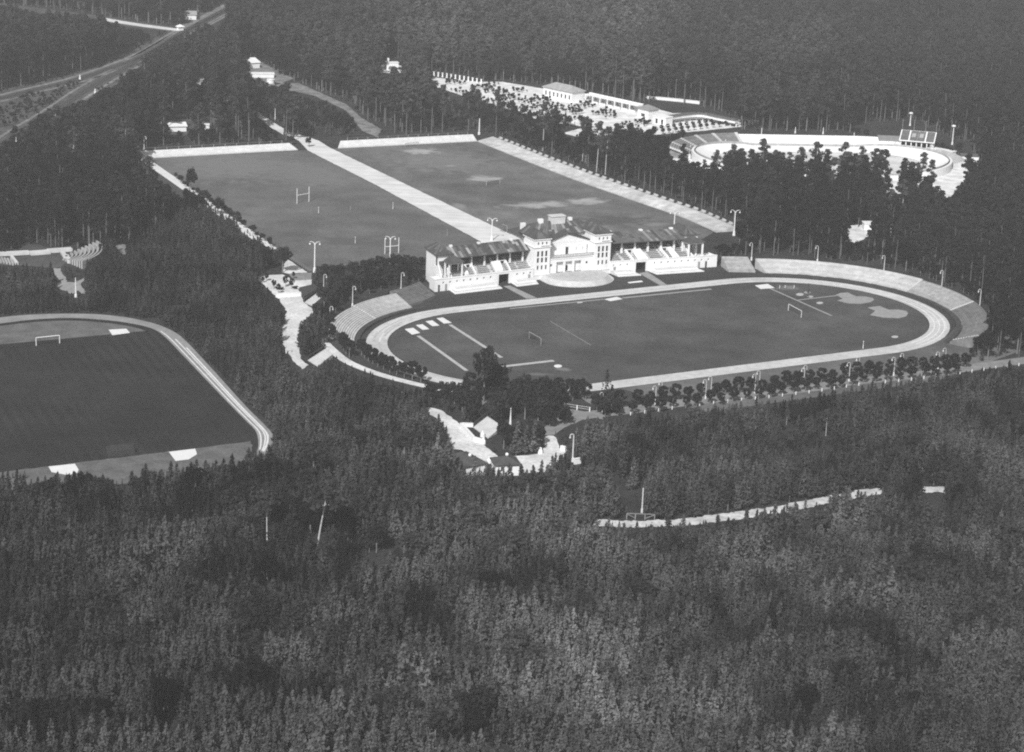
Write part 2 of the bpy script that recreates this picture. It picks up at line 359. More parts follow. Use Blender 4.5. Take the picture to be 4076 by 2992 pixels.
disc(3184, 1172, 31, 11, 'strip', 'pale pad beside the middle of the long run-up, nearest the pit'); disc(3225, 1181, 24, 8, 'strip', 'pale pad just above the side run-up')
disc(3213, 1164, 28, 8, 'sand_grey', 'dull pad under the tall hurdle stand'); disc(3263, 1205.5, 27, 9, 'strip', 'pale throwing circle below the side run-up'); disc(3562, 1340.5, 28, 9, 'strip', 'lone pale circle by the far bend of the track')

# practice pitch to the left of the stadium, with its own track
def z0(P): return [(x * .48867, 1200 + y * .48867) for x, y in P]
po = catmull(GP([(-330, 1345), (-190, 1290), (0, 1263.6), (147, 1251), (342, 1249), (489, 1261), (586.5, 1280.6), (655, 1302.6), (723, 1341.7), (831, 1454), (977.5, 1615.5), (1051, 1688.8), (1085, 1728), (1088, 1757), (1064, 1800), (1000, 1880)]), 6)
pi_ = catmull(GP([(-330, 1372), (-190, 1316), (0, 1288), (147, 1271), (293, 1266), (440, 1276), (537.7, 1290.5), (611, 1310), (660, 1344), (733, 1420), (879.7, 1574), (977.5, 1674), (1012, 1708), (1026, 1740), (1024, 1796), (980, 1860)]), 6)
po, pi_ = resample(po, 90), resample(pi_, 90)
struct('practice_pitch', MB().sheet([tuple(p) for p in pi_] + GP([(500, 1960), (-100, 1960), (-330, 1700)]), .03), 'turf_practice')
ptk = struct('practice_track', MB().add([(*p, .06) for p in po] + [(*p, .06) for p in pi_], [(i, i + 1, 90 + i + 1, 90 + i) for i in range(89)]), 'cinder_side')
for k, w, i0 in ((.36, .45, 44), (.52, .32, 40), (.80, .32, 36)):
    P = (po * (1 - k) + pi_ * k)[i0:84]; ribbon(P, w, .08).build('lane_line', 'lime', ptk)
struct('pale_lawn', MB().sheet([tuple(p) for p in resample(catmull(GP([(-200, 1330), (0, 1298), (147, 1281), (293, 1276), (440, 1287), (530, 1302), (582, 1317)]), 6), 30)] + GP([(300, 1344), (140, 1358), (0, 1371), (-200, 1395)]), .05), 'pale_grass')
struct('pale_lawn', MB().sheet(rough(GP([(-60, 1888), (102.6, 1867), (300, 1843), (672, 1797), (999, 1757), (1006, 1790), (960, 1850), (700, 1900), (300, 1950), (-60, 1990)])), .05), 'pale_grass')
pad('jumping_pit', [(432.5, 1312.4), (503, 1308.5), (517, 1324.6), (447, 1334)], 'sand', 'white sand pit behind the goal at the far end of the practice pitch', 'sand pit')
pad('jumping_pit', [(672, 1798.6), (777, 1786.4), (784, 1808), (752.6, 1828), (699, 1835)], 'sand', 'white sand pit at the near edge of the practice pitch, towards the track corner', 'sand pit')
pad('jumping_pit', [(193, 1857), (298, 1846), (313, 1869.5), (308, 1882), (271, 1891.5), (205, 1879)], 'sand', 'white sand pit at the near edge of the practice pitch, half behind pine tips', 'sand pit')

# gravel roads and paths
def gs(P): return [(1700 + x * .31097, 1550 + y * .31097) for x, y in P]
def pz(P): return [(950 + x * .22212, 950 + y * .22212) for x, y in P]
ROAD_A = pz([(300, 690), (560, 655), (790, 640), (980, 745), (1310, 730), (1300, 850), (1080, 900), (1115, 980), (1120, 1060), (1160, 1130), (1310, 1260), (1345, 1310), (1220, 1430), (1140, 1576)]) + [(1186, 1333), (1188, 1382), (1203, 1437), (1230, 1452), (1205, 1470), (1168, 1437), (1132, 1382), (1115, 1333)] + pz([(800, 1500), (860, 1300), (800, 1200), (730, 1090), (650, 1020), (420, 800)])
struct('gravel_path', MB().sheet(rough(GP(ROAD_A)), .06), 'gravel')
struct('gravel_path', MB().sheet(rough(GP(pz([(870, 365), (1000, 440), (1225, 605), (890, 628), (780, 600), (830, 420)]))), .065), 'gravel')
struct('tarmac_ramp', MB().sheet(GP(pz([(900, 632), (1310, 612), (1300, 735), (985, 750)])), .075), 'path_grey')
ROAD_B = [(1640, 1612), (1669, 1617), (1700, 1621), (1756, 1632), (1793, 1659), (1837, 1693), (1887, 1745), (1918, 1765), (1982, 1815), (1990, 1850), (1911, 1840), (1840, 1790), (1789, 1785), (1793, 1752), (1778, 1718), (1759, 1684), (1737, 1664), (1700, 1645), (1660, 1630)]
struct('gravel_path', MB().sheet(rough(GP(ROAD_B)), .06), 'gravel')
ROAD_C = gs([(1100, 860), (1300, 840), (1490, 815), (1500, 620), (1560, 590), (1625, 590), (1700, 750), (1790, 760), (1800, 860), (1640, 960), (1500, 1060), (1150, 1080), (1000, 980)])
struct('gravel_path', MB().sheet(rough(GP(ROAD_C)), .06), 'gravel')
struct('grey_path', MB().sheet(rough(GP(gs([(1480, 590), (1500, 480), (1640, 400), (1830, 250), (2080, 290), (2250, 320), (2250, 390), (2080, 350), (1900, 430), (1760, 490), (1640, 580)]))), .05), 'path_grey')
AV = catmull(GP([(2300, 1659), (2365, 1648), (2500, 1633), (2733, 1601), (2976, 1574), (3220, 1545), (3391, 1519), (3587, 1500), (3880, 1461), (4080, 1434), (4300, 1404)]), 6)
struct('avenue', ribbon(resample(AV, 60), 5.2, .055), 'path_grey')
RING = catmull(GP([(1273, 1342), (1300, 1372), (1330, 1400), (1371, 1432), (1430, 1461), (1537, 1498), (1684, 1535), (1782, 1554), (1846, 1563)]), 6)
struct('gravel_path', ribbon(resample(RING, 50), 2.6, .055), 'gravel')
struct('gravel_path', MB().sheet(rough(GP(gs([(640, 180), (700, 90), (750, 110), (780, 300), (740, 330)]))), .055), 'path_grey')
BR = catmull(GP([(2250, 2110), (2340, 2080), (2470, 2086), (2600, 2084), (2740, 2077), (2860, 2062), (3100, 2028), (3300, 1988), (3500, 1956), (3720, 1948), (3900, 1960), (4150, 1990)]), 6)
BRr = resample(BR, 160); struct('forest_road', MB().sheet(rough([tuple(q) for q in offset(BRr, 1.9)] + [tuple(q) for q in offset(BRr, -1.9)[::-1]], .9, .45), .055), 'track_gravel')
struct('grass_triangle', MB().sheet(rough(GP(gs([(1570, 80), (1930, 80), (2090, 190), (1720, 180)]))), .045), 'turf_apron')
struct('gravel_path', MB().sheet(rough(GP(gs([(1930, 80), (2130, 62), (2090, 190)]))), .055), 'path_grey')
for q in ([(2004, 1139), (2031, 1136.6), (2138, 1186), (2096, 1189)], [(2542, 1087), (2578, 1082), (2656, 1134), (2631, 1138)]):
    struct('garden_path', MB().sheet(GP(q), .05), 'sand_grey')
# open-air theatre at the left edge
def th(P): return [(x * .26655, 930 + y * .26655) for x, y in P]
struct('theatre_floor', MB().sheet(GP(th([(-300, 360), (180, 345), (900, 290), (1010, 430), (880, 520), (240, 470), (-300, 480)])), .05), 'sand_grey' if False else 'turf_main')
struct('theatre_path', MB().sheet(rough(GP(th([(800, 520), (900, 500), (925, 610), (980, 640), (1000, 720), (1120, 730), (1280, 650), (1200, 760), (1300, 890), (1230, 900), (1170, 850), (1060, 910), (1000, 860), (920, 840), (800, 760), (920, 720), (810, 610)]))), .05), 'sand_grey')
struct('theatre_path', MB().sheet(rough(GP(th([(1330, 260), (1520, 250), (1500, 320), (1340, 400), (1300, 380)]))), .05), 'path_grey')
struct('theatre_path', MB().sheet(rough(GP(th([(1690, 155), (1870, 150), (1900, 250), (1860, 310), (1790, 290)]))), .05), 'path_grey')
struct('theatre_lawn', MB().sheet(rough(GP(th([(270, 280), (330, 200), (420, 160), (600, 165), (780, 250)]))), .05), 'turf_main')
# railway and country road in the top corner
def z1(P): return [(x * .48867, y * .48867) for x, y in P]
bed = struct('railway_bed', MB().sheet(rough(GP(z1([(-250, 775), (0, 735), (220, 690), (640, 590), (930, 480), (1240, 320), (1450, 210), (1700, 60), (1900, -60), (2000, -40), (1870, 110), (1600, 245), (1290, 412), (1030, 640), (700, 830), (480, 900), (250, 1010), (0, 1180), (-250, 1330)]))), .04), 'rail_bed')
TRK = [catmull(GP(z1([(-250, 850), (0, 800), (230, 742), (650, 640), (1100, 480), (1300, 380), (1500, 252), (1860, 60), (2100, -70)])), 5), catmull(GP(z1([(-250, 1345), (0, 1185), (250, 1025), (480, 885), (700, 735), (1000, 562), (1200, 445), (1500, 272), (1860, 80), (2100, -52)])), 5)]
for T, w_, d_ in ((TRK[0], 2.2, 4.2), (TRK[0], 1.2, -4.6), (TRK[1], 1.6, -4.4), (TRK[1], 1.4, 4.6)): struct('railway_path', ribbon(offset(resample(T, 60), d_), w_, .07), 'rail_pale')
for i, T in enumerate(TRK):
    T = resample(T, 60); t = empty('railway_track', (*T[20], 0), ['railway track curving away to the left edge', 'railway track running straight down to the left edge'][i], 'railway', 'railway tracks in the top corner')
    ribbon(T, 3.4, .10).build('ballast', 'ballast', t)
    for s_ in (-.72, .72): ribbon(offset(T, s_), .12, .30).build('rail', 'steel', t)
struct('country_road', ribbon(resample(catmull(GP([(-150, 8), (0, 22), (186, 45), (391, 73), (513, 93), (620, 108), (715, 118)]), 5), 30), 14.0, .05), 'rail_bed')
struct('country_road', ribbon(resample(catmull(GP([(400, 74), (513, 93), (620, 108), (718, 120)]), 5), 30), 7.0, .09), 'gravel')
# bathing meadow, velodrome ground, clearings in the wood
struct('bathing_meadow', MB().sheet(rough(GP([(1700, 305), (1900, 325), (2000, 325), (2150, 350), (2340, 375), (2560, 420), (2680, 450), (2800, 450), (2960, 480), (2990, 500), (2800, 520), (2560, 540), (2420, 530), (2300, 500), (2150, 480), (2050, 440), (1900, 400), (1720, 340)])), .04), 'white_sand')
for P, m in (([(1508, 262), (1540, 250), (1600, 262), (1612, 285), (1560, 296), (1515, 285)], 'white_sand'), ([(1090, 330), (1190, 330), (1290, 375), (1380, 415), (1440, 470), (1520, 515), (1500, 545), (1440, 520), (1380, 440), (1250, 380), (1110, 350)], 'rail_pale'),
             ([(960, 262), (1030, 240), (1110, 285), (1170, 312), (1080, 345), (970, 300)], 'rail_pale'), ([(640, 510), (660, 474), (735, 470), (840, 490), (840, 520), (700, 545)], 'rail_bed'), ([(870, 372), (900, 372), (925, 400), (890, 405)], 'white_sand'),
             ([(3300, 905), (3470, 890), (3520, 880), (3480, 930), (3400, 970), (3370, 960)], 'white_sand'), ([(2240, 530), (2330, 505), (2440, 510), (2430, 540), (2300, 545)], 'white_sand'), ([(3090, 690), (3240, 675), (3350, 690), (3330, 730), (3150, 725)], 'white_sand'), ([(3520, 670), (3720, 640), (3870, 640), (3830, 790), (3530, 800)], 'white_sand'),
             ([(2650, 585), (2720, 560), (2760, 600), (2720, 650), (2660, 640)], 'white_sand'), ([(920, 1990), (1000, 1960), (1000, 1985)], 'gravel'), ([(1175, 1955), (1250, 1945), (1235, 1975)], 'gravel'), ([(1430, 1985), (1510, 1995), (1470, 2025)], 'gravel'), ([(1705, 1815), (1780, 1810), (1760, 1850), (1720, 1845)], 'path_grey')):
    struct('clearing', MB().sheet(rough(GP(P)), .035), m)

# ------------------------------------------------------------------ terraces and banks
def terrace(inner, outer, rows, z0_, z1_, m, label, group=None, cat='terrace', parent_name='standing_terrace', nseg=36, back=True):
    """Stepped stand between two polylines: every step a solid of its own."""
    A, B = resample(inner, nseg), resample(outer, nseg); c = (A.mean(0) + B.mean(0)) / 2
    t = empty(parent_name, (c[0], c[1], 0), label, cat, group)
    for k in range(rows):
        f0, f1 = k / rows, (k + 1) / rows; P, Q = A * (1 - f0) + B * f0, A * (1 - f1) + B * f1
        zt = z0_ + (z1_ - z0_) * (k + 1) / rows; zb = -.02 + .001 * k
        vs = [(*p, zb) for p in P] + [(*p, zb) for p in Q] + [(*p, zt) for p in P] + [(*p, zt) for p in Q]; N = nseg
        fs = [(2 * N + i, 2 * N + i + 1, 3 * N + i + 1, 3 * N + i) for i in range(N - 1)] + [(i, i + 1, 2 * N + i + 1, 2 * N + i) for i in range(N - 1)] + [(N + i + 1, N + i, 3 * N + i, 3 * N + i + 1) for i in range(N - 1)]
        fs += [(0, 2 * N, 3 * N, N), (N - 1, 2 * N - 1, 4 * N - 1, 3 * N - 1)]
        MB().add(vs, fs).build('step', m, t)
    if back:                             # earth bank falling away behind the top step
        D = B + (B - A) / np.hypot(*(B - A).T)[:, None] * (z1_ * 1.3); N = nseg
        MB().add([(*p, z1_ - .04) for p in B] + [(*p, -.02) for p in D], [(i, i + 1, N + i + 1, N + i) for i in range(N - 1)]).build('earth_bank', 'bank_slope', t)
    return t
def arc(R, a0, a1, side, n=30): return [LW(side * TL / 2 + R * math.cos(math.radians(a)), R * math.sin(math.radians(a))) for a in np.linspace(a0, a1, n)]
ZT0, ZT1 = .5, 3.1
def aisle(p, q, z0_, z1_, w, label):      # flight of steps between two stand sections
    a, b = np.array(p), np.array(q); t = empty('stand_stair', (*a, 0), label, 'stairs', 'stairs between the stand sections'); n = 10
    d = (b - a); e = np.array([-d[1], d[0]]) / np.hypot(*d) * w / 2
    for k in range(n):
        s0, s1 = a + d * k / n, a + d * (k + 1) / n; z = z0_ + (z1_ - z0_) * (k + 1) / n + .05
        MB().prism([tuple(s0 - e), tuple(s1 - e), tuple(s1 + e), tuple(s0 + e)], -.02 if k == 0 else z - .5, z).build('step', 'plaster_old', t)
    return t
G_ST = 'terraces round the running track'
terrace(arc(44.4, 154, 126, -1), arc(51.3, 151, 126, -1), 12, ZT0, ZT1, 'concrete', 'pale curved terrace at the bend, lowest of the left-hand sections', G_ST)
terrace(arc(44.6, 125, 105, -1), arc(51.8, 125, 105, -1), 12, ZT0, ZT1, 'concrete', 'pale terrace section between the two flights of steps left of the grandstand', G_ST)
terrace([LW(-56.0, 46.0), LW(-50, 48.6), LW(-44.2, 52.5)], [LW(-58.6, 52.5), LW(-52, 55.2), LW(-46.0, 59.2)], 12, ZT0, ZT1, 'concrete_dark', 'dark terrace section against the left end of the grandstand', G_ST, nseg=14)
aisle(arc(44.5, 125.5, 125.5, -1)[0], arc(51.5, 125.5, 125.5, -1)[0], ZT0, ZT1, .55, 'pale flight of steps in the middle of the left curved stand')
terrace([LW(52.2, 48.2), LW(56.5, 46.3), LW(59.6, 44.8)], [LW(54.0, 55.2), LW(58.4, 53.6), LW(61.4, 52.0)], 12, ZT0, ZT1, 'concrete_mid', 'short grey terrace section beside the right end of the grandstand', G_ST, nseg=14)
terrace(arc(45.6, 68, 12, 1), arc(52.6, 70, 12, 1), 13, ZT0, ZT1, 'concrete', 'long pale curved terrace right of the grandstand', G_ST, nseg=60)
terrace(arc(44.7, 11, -16.5, 1), arc(51.4, 11, -16.5, 1), 13, ZT0, ZT1, 'concrete_mid', 'greyer terrace section at the far bend between two flights of steps', G_ST)  # shade of turning from the sun put into darker concrete round the bend
terrace(arc(44.6, -17.5, -34, 1), arc(51.6, -17.5, -32, 1), 13, ZT0, ZT1, 'concrete_dark', 'dark terrace section at the right-hand bend', G_ST)
terrace(arc(44.8, -38, -62, 1), arc(52.0, -36, -62, 1), 11, ZT0, ZT1, 'concrete_dark', 'last terrace section at the right-hand bend, half hidden by trees', G_ST)
aisle(arc(45.2, 11.5, 11.5, 1)[0], arc(52, 11.5, 11.5, 1)[0], ZT0, ZT1, .5, 'pale flight of steps where the right stand turns grey')
aisle(arc(44.6, -17, -17, 1)[0], arc(51.5, -17, -17, 1)[0], ZT0, ZT1, .6, 'white flight of steps at the right-hand bend, lower one')
aisle(arc(44.8, -59, -59, 1)[0], arc(51.9, -59, -59, 1)[0], ZT0, ZT1, .5, 'white flight of steps close to the end of the right-hand stand')
for a0, a1, s_, lab in ((160, 100, -1, 'low dark hedge at the foot of the left curved stand'), (72, -62, 1, 'low dark hedge at the foot of the right curved stand')):
    A, B = np.array(arc(43.0, a0, a1, s_, 60)), np.array(arc(44.3, a0, a1, s_, 60)); N = 60; mbh = MB()
    for i in range(N - 1):
        h = .55 + .12 * random.random(); mbh.hexa([(*A[i], 0), (*A[i + 1], 0), (*B[i + 1], 0), (*B[i], 0), (*A[i], h), (*A[i + 1], h), (*B[i + 1], h), (*B[i], h)])
    tag(mbh.build('hedge', 'bank_slope'), lab, 'hedge')

# spectator banks of the two playing fields
FAR_L = [G(548, 632), G(586, 631), G(900, 613), G(1190, 597)]; 
def shift(P, d): return [tuple(p) for p in offset(resample(P, 20), d)]
terrace(resample([G(560, 632), G(586, 630), G(900, 612.5), G(1185, 597)], 20), shift([G(560, 632), G(586, 630), G(900, 612.5), G(1165, 598)], 4.2), 6, .1, 2.0, 'bank_gravel', 'white gravel bank along the far end of the rugby field', 'spectator banks of the playing fields', 'bank', 'spectator_bank', 20)
terrace(resample([G(1345, 590), G(1600, 577), G(1898, 562)], 20), shift([G(1372, 589), G(1600, 577), G(1898, 562)], 4.2), 6, .1, 2.0, 'bank_gravel', 'white gravel bank along the far end of the football field', 'spectator banks of the playing fields', 'bank', 'spectator_bank', 20)
RB = [G(1898, 562), G(2106, 646), G(2293, 718), G(2520, 798), G(2720, 866), G(2850, 925)]
terrace(resample(RB, 40), shift(RB, 7.0), 10, .1, 1.5, 'bank_weathered', 'long striped spectator bank down the right side of the football field', 'spectator banks of the playing fields', 'bank', 'spectator_bank', 40)
LBK = [G(560, 632), G(586, 632), G(760, 752), G(960, 893), G(1100, 990)]
terrace(resample(LBK, 30), shift(LBK, -5.2), 6, .1, 1.7, 'bank_gravel', 'white bank down the left side of the rugby field, mostly behind trees', 'spectator banks of the playing fields', 'bank', 'spectator_bank', 30)

# ------------------------------------------------------------------ grandstand
GS = empty('grandstand', BW_(0, 64, 0), 'long white grandstand with gabled centre, two towers and roofed seating wings', 'grandstand')
def wall_holes(mb, a0, a1, z0_, z1_, holes, T, d0, d1):
    """Wall in the (a, z) plane, d0 front .. d1 back, with real openings and reveals."""
    A = sorted({a0, a1, *[h[0] for h in holes], *[h[1] for h in holes]}); Z = sorted({z0_, z1_, *[h[2] for h in holes], *[h[3] for h in holes]})
    def hole(i, j):
        if i < 0 or j < 0 or i >= len(A) - 1 or j >= len(Z) - 1: return True
        am, zm = (A[i] + A[i + 1]) / 2, (Z[j] + Z[j + 1]) / 2
        return any(h[0] < am < h[1] and h[2] < zm < h[3] for h in holes)
    for i in range(len(A) - 1):
        for j in range(len(Z) - 1):
            if hole(i, j): continue
            p = lambda a, d, z: T(a, d, z)
            for d in (d0, d1): mb.add([p(A[i], d, Z[j]), p(A[i + 1], d, Z[j]), p(A[i + 1], d, Z[j + 1]), p(A[i], d, Z[j + 1])], [(0, 1, 2, 3)])
            for di, aa in ((-1, A[i]), (1, A[i + 1])):
                if hole(i + di, j): mb.add([p(aa, d0, Z[j]), p(aa, d1, Z[j]), p(aa, d1, Z[j + 1]), p(aa, d0, Z[j + 1])], [(0, 1, 2, 3)])
            for dj, zz in ((-1, Z[j]), (1, Z[j + 1])):
                if hole(i, j + dj): mb.add([p(A[i], d0, zz), p(A[i + 1], d0, zz), p(A[i + 1], d1, zz), p(A[i], d1, zz)], [(0, 1, 2, 3)])
    return mb
def window(h, T, d, parent, frame='white_paint', cross=True):
    a0, a1, z0_, z1_ = h; w = MB().add([T(a0, d, z0_), T(a1, d, z0_), T(a1, d, z1_), T(a0, d, z1_)], [(0, 1, 2, 3)]).build('window', 'glass', parent)
    f = MB(); e = .07
    f.box(a0, a0 + e, d - .05, d - .005, z0_, z1_, T); f.box(a1 - e, a1, d - .05, d - .005, z0_, z1_, T)
    if cross: m_ = (a0 + a1) / 2; f.box(m_ - e / 2, m_ + e / 2, d - .045, d - .006, z0_, z1_, T)
    f.build('window_frame', frame, w); return w
def roof_sheets(roof, c00, c10, c11, c01, nu, nv, seed, thick=.05, tones=('roof', 'roof', 'roof_mid', 'roof_mid', 'roof_light')):
    """Patchwork of roofing sheets on the plane c00-c10 (eave) / c01-c11 (ridge); every sheet a piece of its own."""
    r = random.Random(seed); c = [Vector(x) for x in (c00, c10, c11, c01)]; nrm = (c[1] - c[0]).cross(c[3] - c[0]).normalized()
    if nrm.z < 0: nrm = -nrm
    B = lambda u, v: (c[0] * (1 - u) + c[1] * u) * (1 - v) + (c[3] * (1 - u) + c[2] * u) * v
    for i in range(nu):
        cuts = [0.0] + sorted(min(.9, max(.1, (k + 1) / nv + r.uniform(-.16, .16))) for k in range(nv - 1)) + [1.0]
        base = r.choice(tones)
        for k in range(nv):
            m = base if r.random() < .62 else r.choice(tones); h = thick + r.uniform(0, .035)
            u0, u1, v0, v1 = i / nu + .002, (i + 1) / nu - .002, cuts[k], cuts[k + 1] - .004
            q = [B(u0, v0), B(u1, v0), B(u1, v1), B(u0, v1)]
            MB().hexa([p + nrm * .012 for p in q] + [p + nrm * h for p in q]).build('roof_sheet', m, roof)
def gable(mb, T, x0, x1, y0, y1, ym, ze, zr, zb=None): pass
def hip(mb, T, x0, x1, y0, y1, ze, xr0, xr1, yr0, yr1, zr, th=.18):
    c = [(x0, y0), (x1, y0), (x1, y1), (x0, y1)]; r = [(xr0, yr0), (xr1, yr0), (xr1, yr1), (xr0, yr1)]
    mb.add([T(x, y, ze - th) for x, y in c] + [T(x, y, ze) for x, y in c] + [T(x, y, zr) for x, y in r],
           [(0, 3, 2, 1), (0, 1, 5, 4), (1, 2, 6, 5), (2, 3, 7, 6), (3, 0, 4, 7), (4, 5, 9, 8), (5, 6, 10, 9), (6, 7, 11, 10), (7, 4, 8, 11), (8, 9, 10, 11)])
    return mb
S_ = lambda s, t, z: BW_(s, t, z)
# towers
for sg in (-1, 1):
    a0, a1 = (7.5, 12.8) if sg > 0 else (-12.8, -7.5); w = (a1 - a0)
    cols = [a0 + 1.0, a0 + 2.35, a0 + 3.7]; holes = []
    for c in cols: holes += [(c, c + .75, 5.1, 6.6), (c, c + .75, 6.9, 8.6), (c + .08, c + .67, 3.0, 4.3), (c + .1, c + .62, 10.5, 11.3)]
    mb = MB(); wall_holes(mb, a0, a1, 0, 12.25, holes, S_, 59.5, 59.85)
    mb.box(a0, a0 + .35, 59.852, 66.5, 0, 12.25, S_); mb.box(a1 - .35, a1, 59.852, 66.5, 0, 12.25, S_); mb.box(a0 + .36, a1 - .36, 66.1, 66.5, 0, 12.2, S_)
    mb.build('tower_wall', 'plaster', GS)
    mb = MB(); mb.box(a0 - .25, a1 + .25, 59.22, 66.4, 9.7, 9.95, S_); mb.box(a0 - .12, a1 + .12, 59.38, 66.4, 1.3, 1.7, S_); mb.box(a0 - .3, a1 + .3, 59.2, 66.5, 12.0, 12.3, S_); mb.build('cornice', 'plaster', GS)
    for h in holes: window(h, S_, 59.8, GS, 'dark_paint')
    mb = MB()                                   # small balcony under the attic windows
    mb.box(a0 + 2.1, a1 - .5, 59.1, 59.49, 10.15, 10.3, S_); mb.build('balcony', 'plaster_old', GS)
    rf = hip(MB(), S_, a0 - .35, a1 + .35, 59.15, 69.5, 12.5, (a0 + a1) / 2 - .05, (a0 + a1) / 2 + .05, 62.6, 69.4, 14.3).build('tower_roof', 'roof', GS)
    m_ = (a0 + a1) / 2
    for q, sd in (((S_(a0 - .35, 59.15, 12.5), S_(a1 + .35, 59.15, 12.5), S_(m_ + .05, 62.6, 14.3), S_(m_ - .05, 62.6, 14.3)), 3), ((S_(a0 - .35, 69.5, 12.5), S_(a0 - .35, 59.15, 12.5), S_(m_ - .05, 62.6, 14.3), S_(m_ - .05, 69.4, 14.3)), 4), ((S_(a1 + .35, 59.15, 12.5), S_(a1 + .35, 69.5, 12.5), S_(m_ + .05, 69.4, 14.3), S_(m_ + .05, 62.6, 14.3)), 5)):
        roof_sheets(rf, *q, 6, 2, sd * 7 + sg, tones=('roof', 'roof', 'roof', 'roof_mid'))
# centre: arcade, balcony, recessed gable wall
door_h = [(-4.9, -2.6, 1.5, 4.7), (-1.9, .4, 1.5, 4.7), (1.1, 3.4, 1.5, 4.7)]; sm = [(-7.0, -6.3, 3.5, 4.2), (4.9, 5.6, 3.5, 4.2)]
wall_holes(MB(), -7.49, 7.49, 0, 5.6, door_h + sm, S_, 60.1, 60.5).build('arcade_wall', 'plaster', GS)
MB().box(-7.4, 7.4, 61.1, 61.4, 0, 5.5, S_).build('inner_wall', 'plaster', GS)
for h in sm: window(h, S_, 60.42, GS, 'dark_paint')
MB().add([S_(-1.8, 61.08, 1.62), S_(-.6, 61.08, 1.62), S_(-.6, 61.08, 3.3), S_(-1.8, 61.08, 3.3)], [(0, 1, 2, 3)]).build('door', 'dark', GS)
bal = MB().box(-7.49, 7.49, 59.95, 63.0, 5.62, 5.85, S_).build('balcony', 'plaster', GS)
MB().box(-7.45, 7.45, 60.05, 60.2, 6.75, 6.9, S_).build('balustrade_rail', 'concrete_mid', bal)
bm_ = MB().box(-.09, .09, -.09, .09, 0, .9).mesh('baluster', 'concrete_mid')
for i in range(38):
    p = S_(-7.3 + i * 14.6 / 37, 60.12, 5.85); ob = put('baluster', bm_, bal, p, AB); 
uh = [(-.5, .5, 5.9, 8.3), (-5.6, -5.35, 7.0, 8.0), (3.0, 3.25, 7.0, 8.0), (5.2, 5.45, 7.0, 8.0), (6.6, 6.95, 6.0, 8.6), (-6.9, -6.6, 6.0, 8.4)]
wall_holes(MB(), -7.49, 7.49, 5.6, 9.75, uh, S_, 63.0, 63.35).build('upper_wall', 'plaster', GS)
for h in uh: window(h, S_, 63.28, GS, 'dark_paint', h[1] - h[0] > .6)
MB().add([S_(-7.7, 62.95, 9.75), S_(7.7, 62.95, 9.75), S_(0, 62.95, 12.15), S_(-7.7, 64.0, 9.75), S_(7.7, 64.0, 9.75), S_(0, 64.0, 12.15)], [(0, 1, 2), (5, 4, 3), (0, 3, 4, 1), (1, 4, 5, 2), (2, 5, 3, 0)]).build('pediment', 'plaster', GS)
mb = MB()
for sg in (-1, 1):
    mb.hexa([S_(sg * 8.0, 62.5, 9.82), S_(sg * 8.0, 67.5, 9.82), S_(0, 67.5, 12.32), S_(0, 62.5, 12.32), S_(sg * 8.0, 62.5, 10.06), S_(sg * 8.0, 67.5, 10.06), S_(0, 67.5, 12.56), S_(0, 62.5, 12.56)])
mb.build('gable_roof', 'roof', GS)
# main hall behind
MB().box(-12.6, 12.6, 66.6, 75.5, 0, 11.35, S_).build('hall_wall', 'plaster', GS)
rf = hip(MB(), S_, -13.4, 13.4, 65.9, 76.2, 11.55, -6.4, 7.2, 70.2, 70.4, 14.75).build('hall_roof', 'roof', GS)
roof_sheets(rf, S_(-10.6, 65.9, 11.58), S_(10.8, 65.9, 11.58), S_(7.2, 70.2, 14.78), S_(-6.4, 70.2, 14.78), 19, 2, 21)
cup = MB(); cup.box(-2.3, 2.2, 69.0, 71.4, 13.9, 16.1, S_); cup.box(-2.5, 2.4, 68.8, 71.6, 16.1, 16.35, S_); cup.build('cupola', 'plaster_old', GS)
for s_, t_, z_, w in ((-5.6, 70.0, 15.6, .75), (4.4, 70.2, 15.4, .55), (-10.6, 71.5, 14.4, .7)):
    MB().box(s_ - w, s_ + w, t_ - .5, t_ + .5, 12.5, z_, S_).build('chimney', 'plaster', GS)
for s_ in (-4.2, 1.6): MB().box(s_, s_ + .9, 66.9, 67.2, 12.3, 12.75, S_).build('skylight', 'roof_pale', GS)
# terrace with half-round steps
def halfell(rx, ry, t0, n=28): return [(rx * math.cos(a), t0 - ry * math.sin(a)) for a in np.linspace(0, math.pi, n)]
NS = 6
for k in range(NS):
    z = 1.5 * (k + 1) / NS; rx, ry = 11.0 - .36 * k, 8.3 - .36 * k
    P = [S_(s_ + .2, t_, 0)[:2] for s_, t_ in halfell(rx, ry, 55.6)] + [S_(-rx + .2, 61.4, 0)[:2], S_(rx + .2, 61.4, 0)[:2]]
    MB().prism(P, -.02 if k == 0 else z - .26, z).build('terrace_step' if k < NS - 1 else 'terrace_floor', 'plaster_old' if k < NS - 1 else 'concrete', GS)
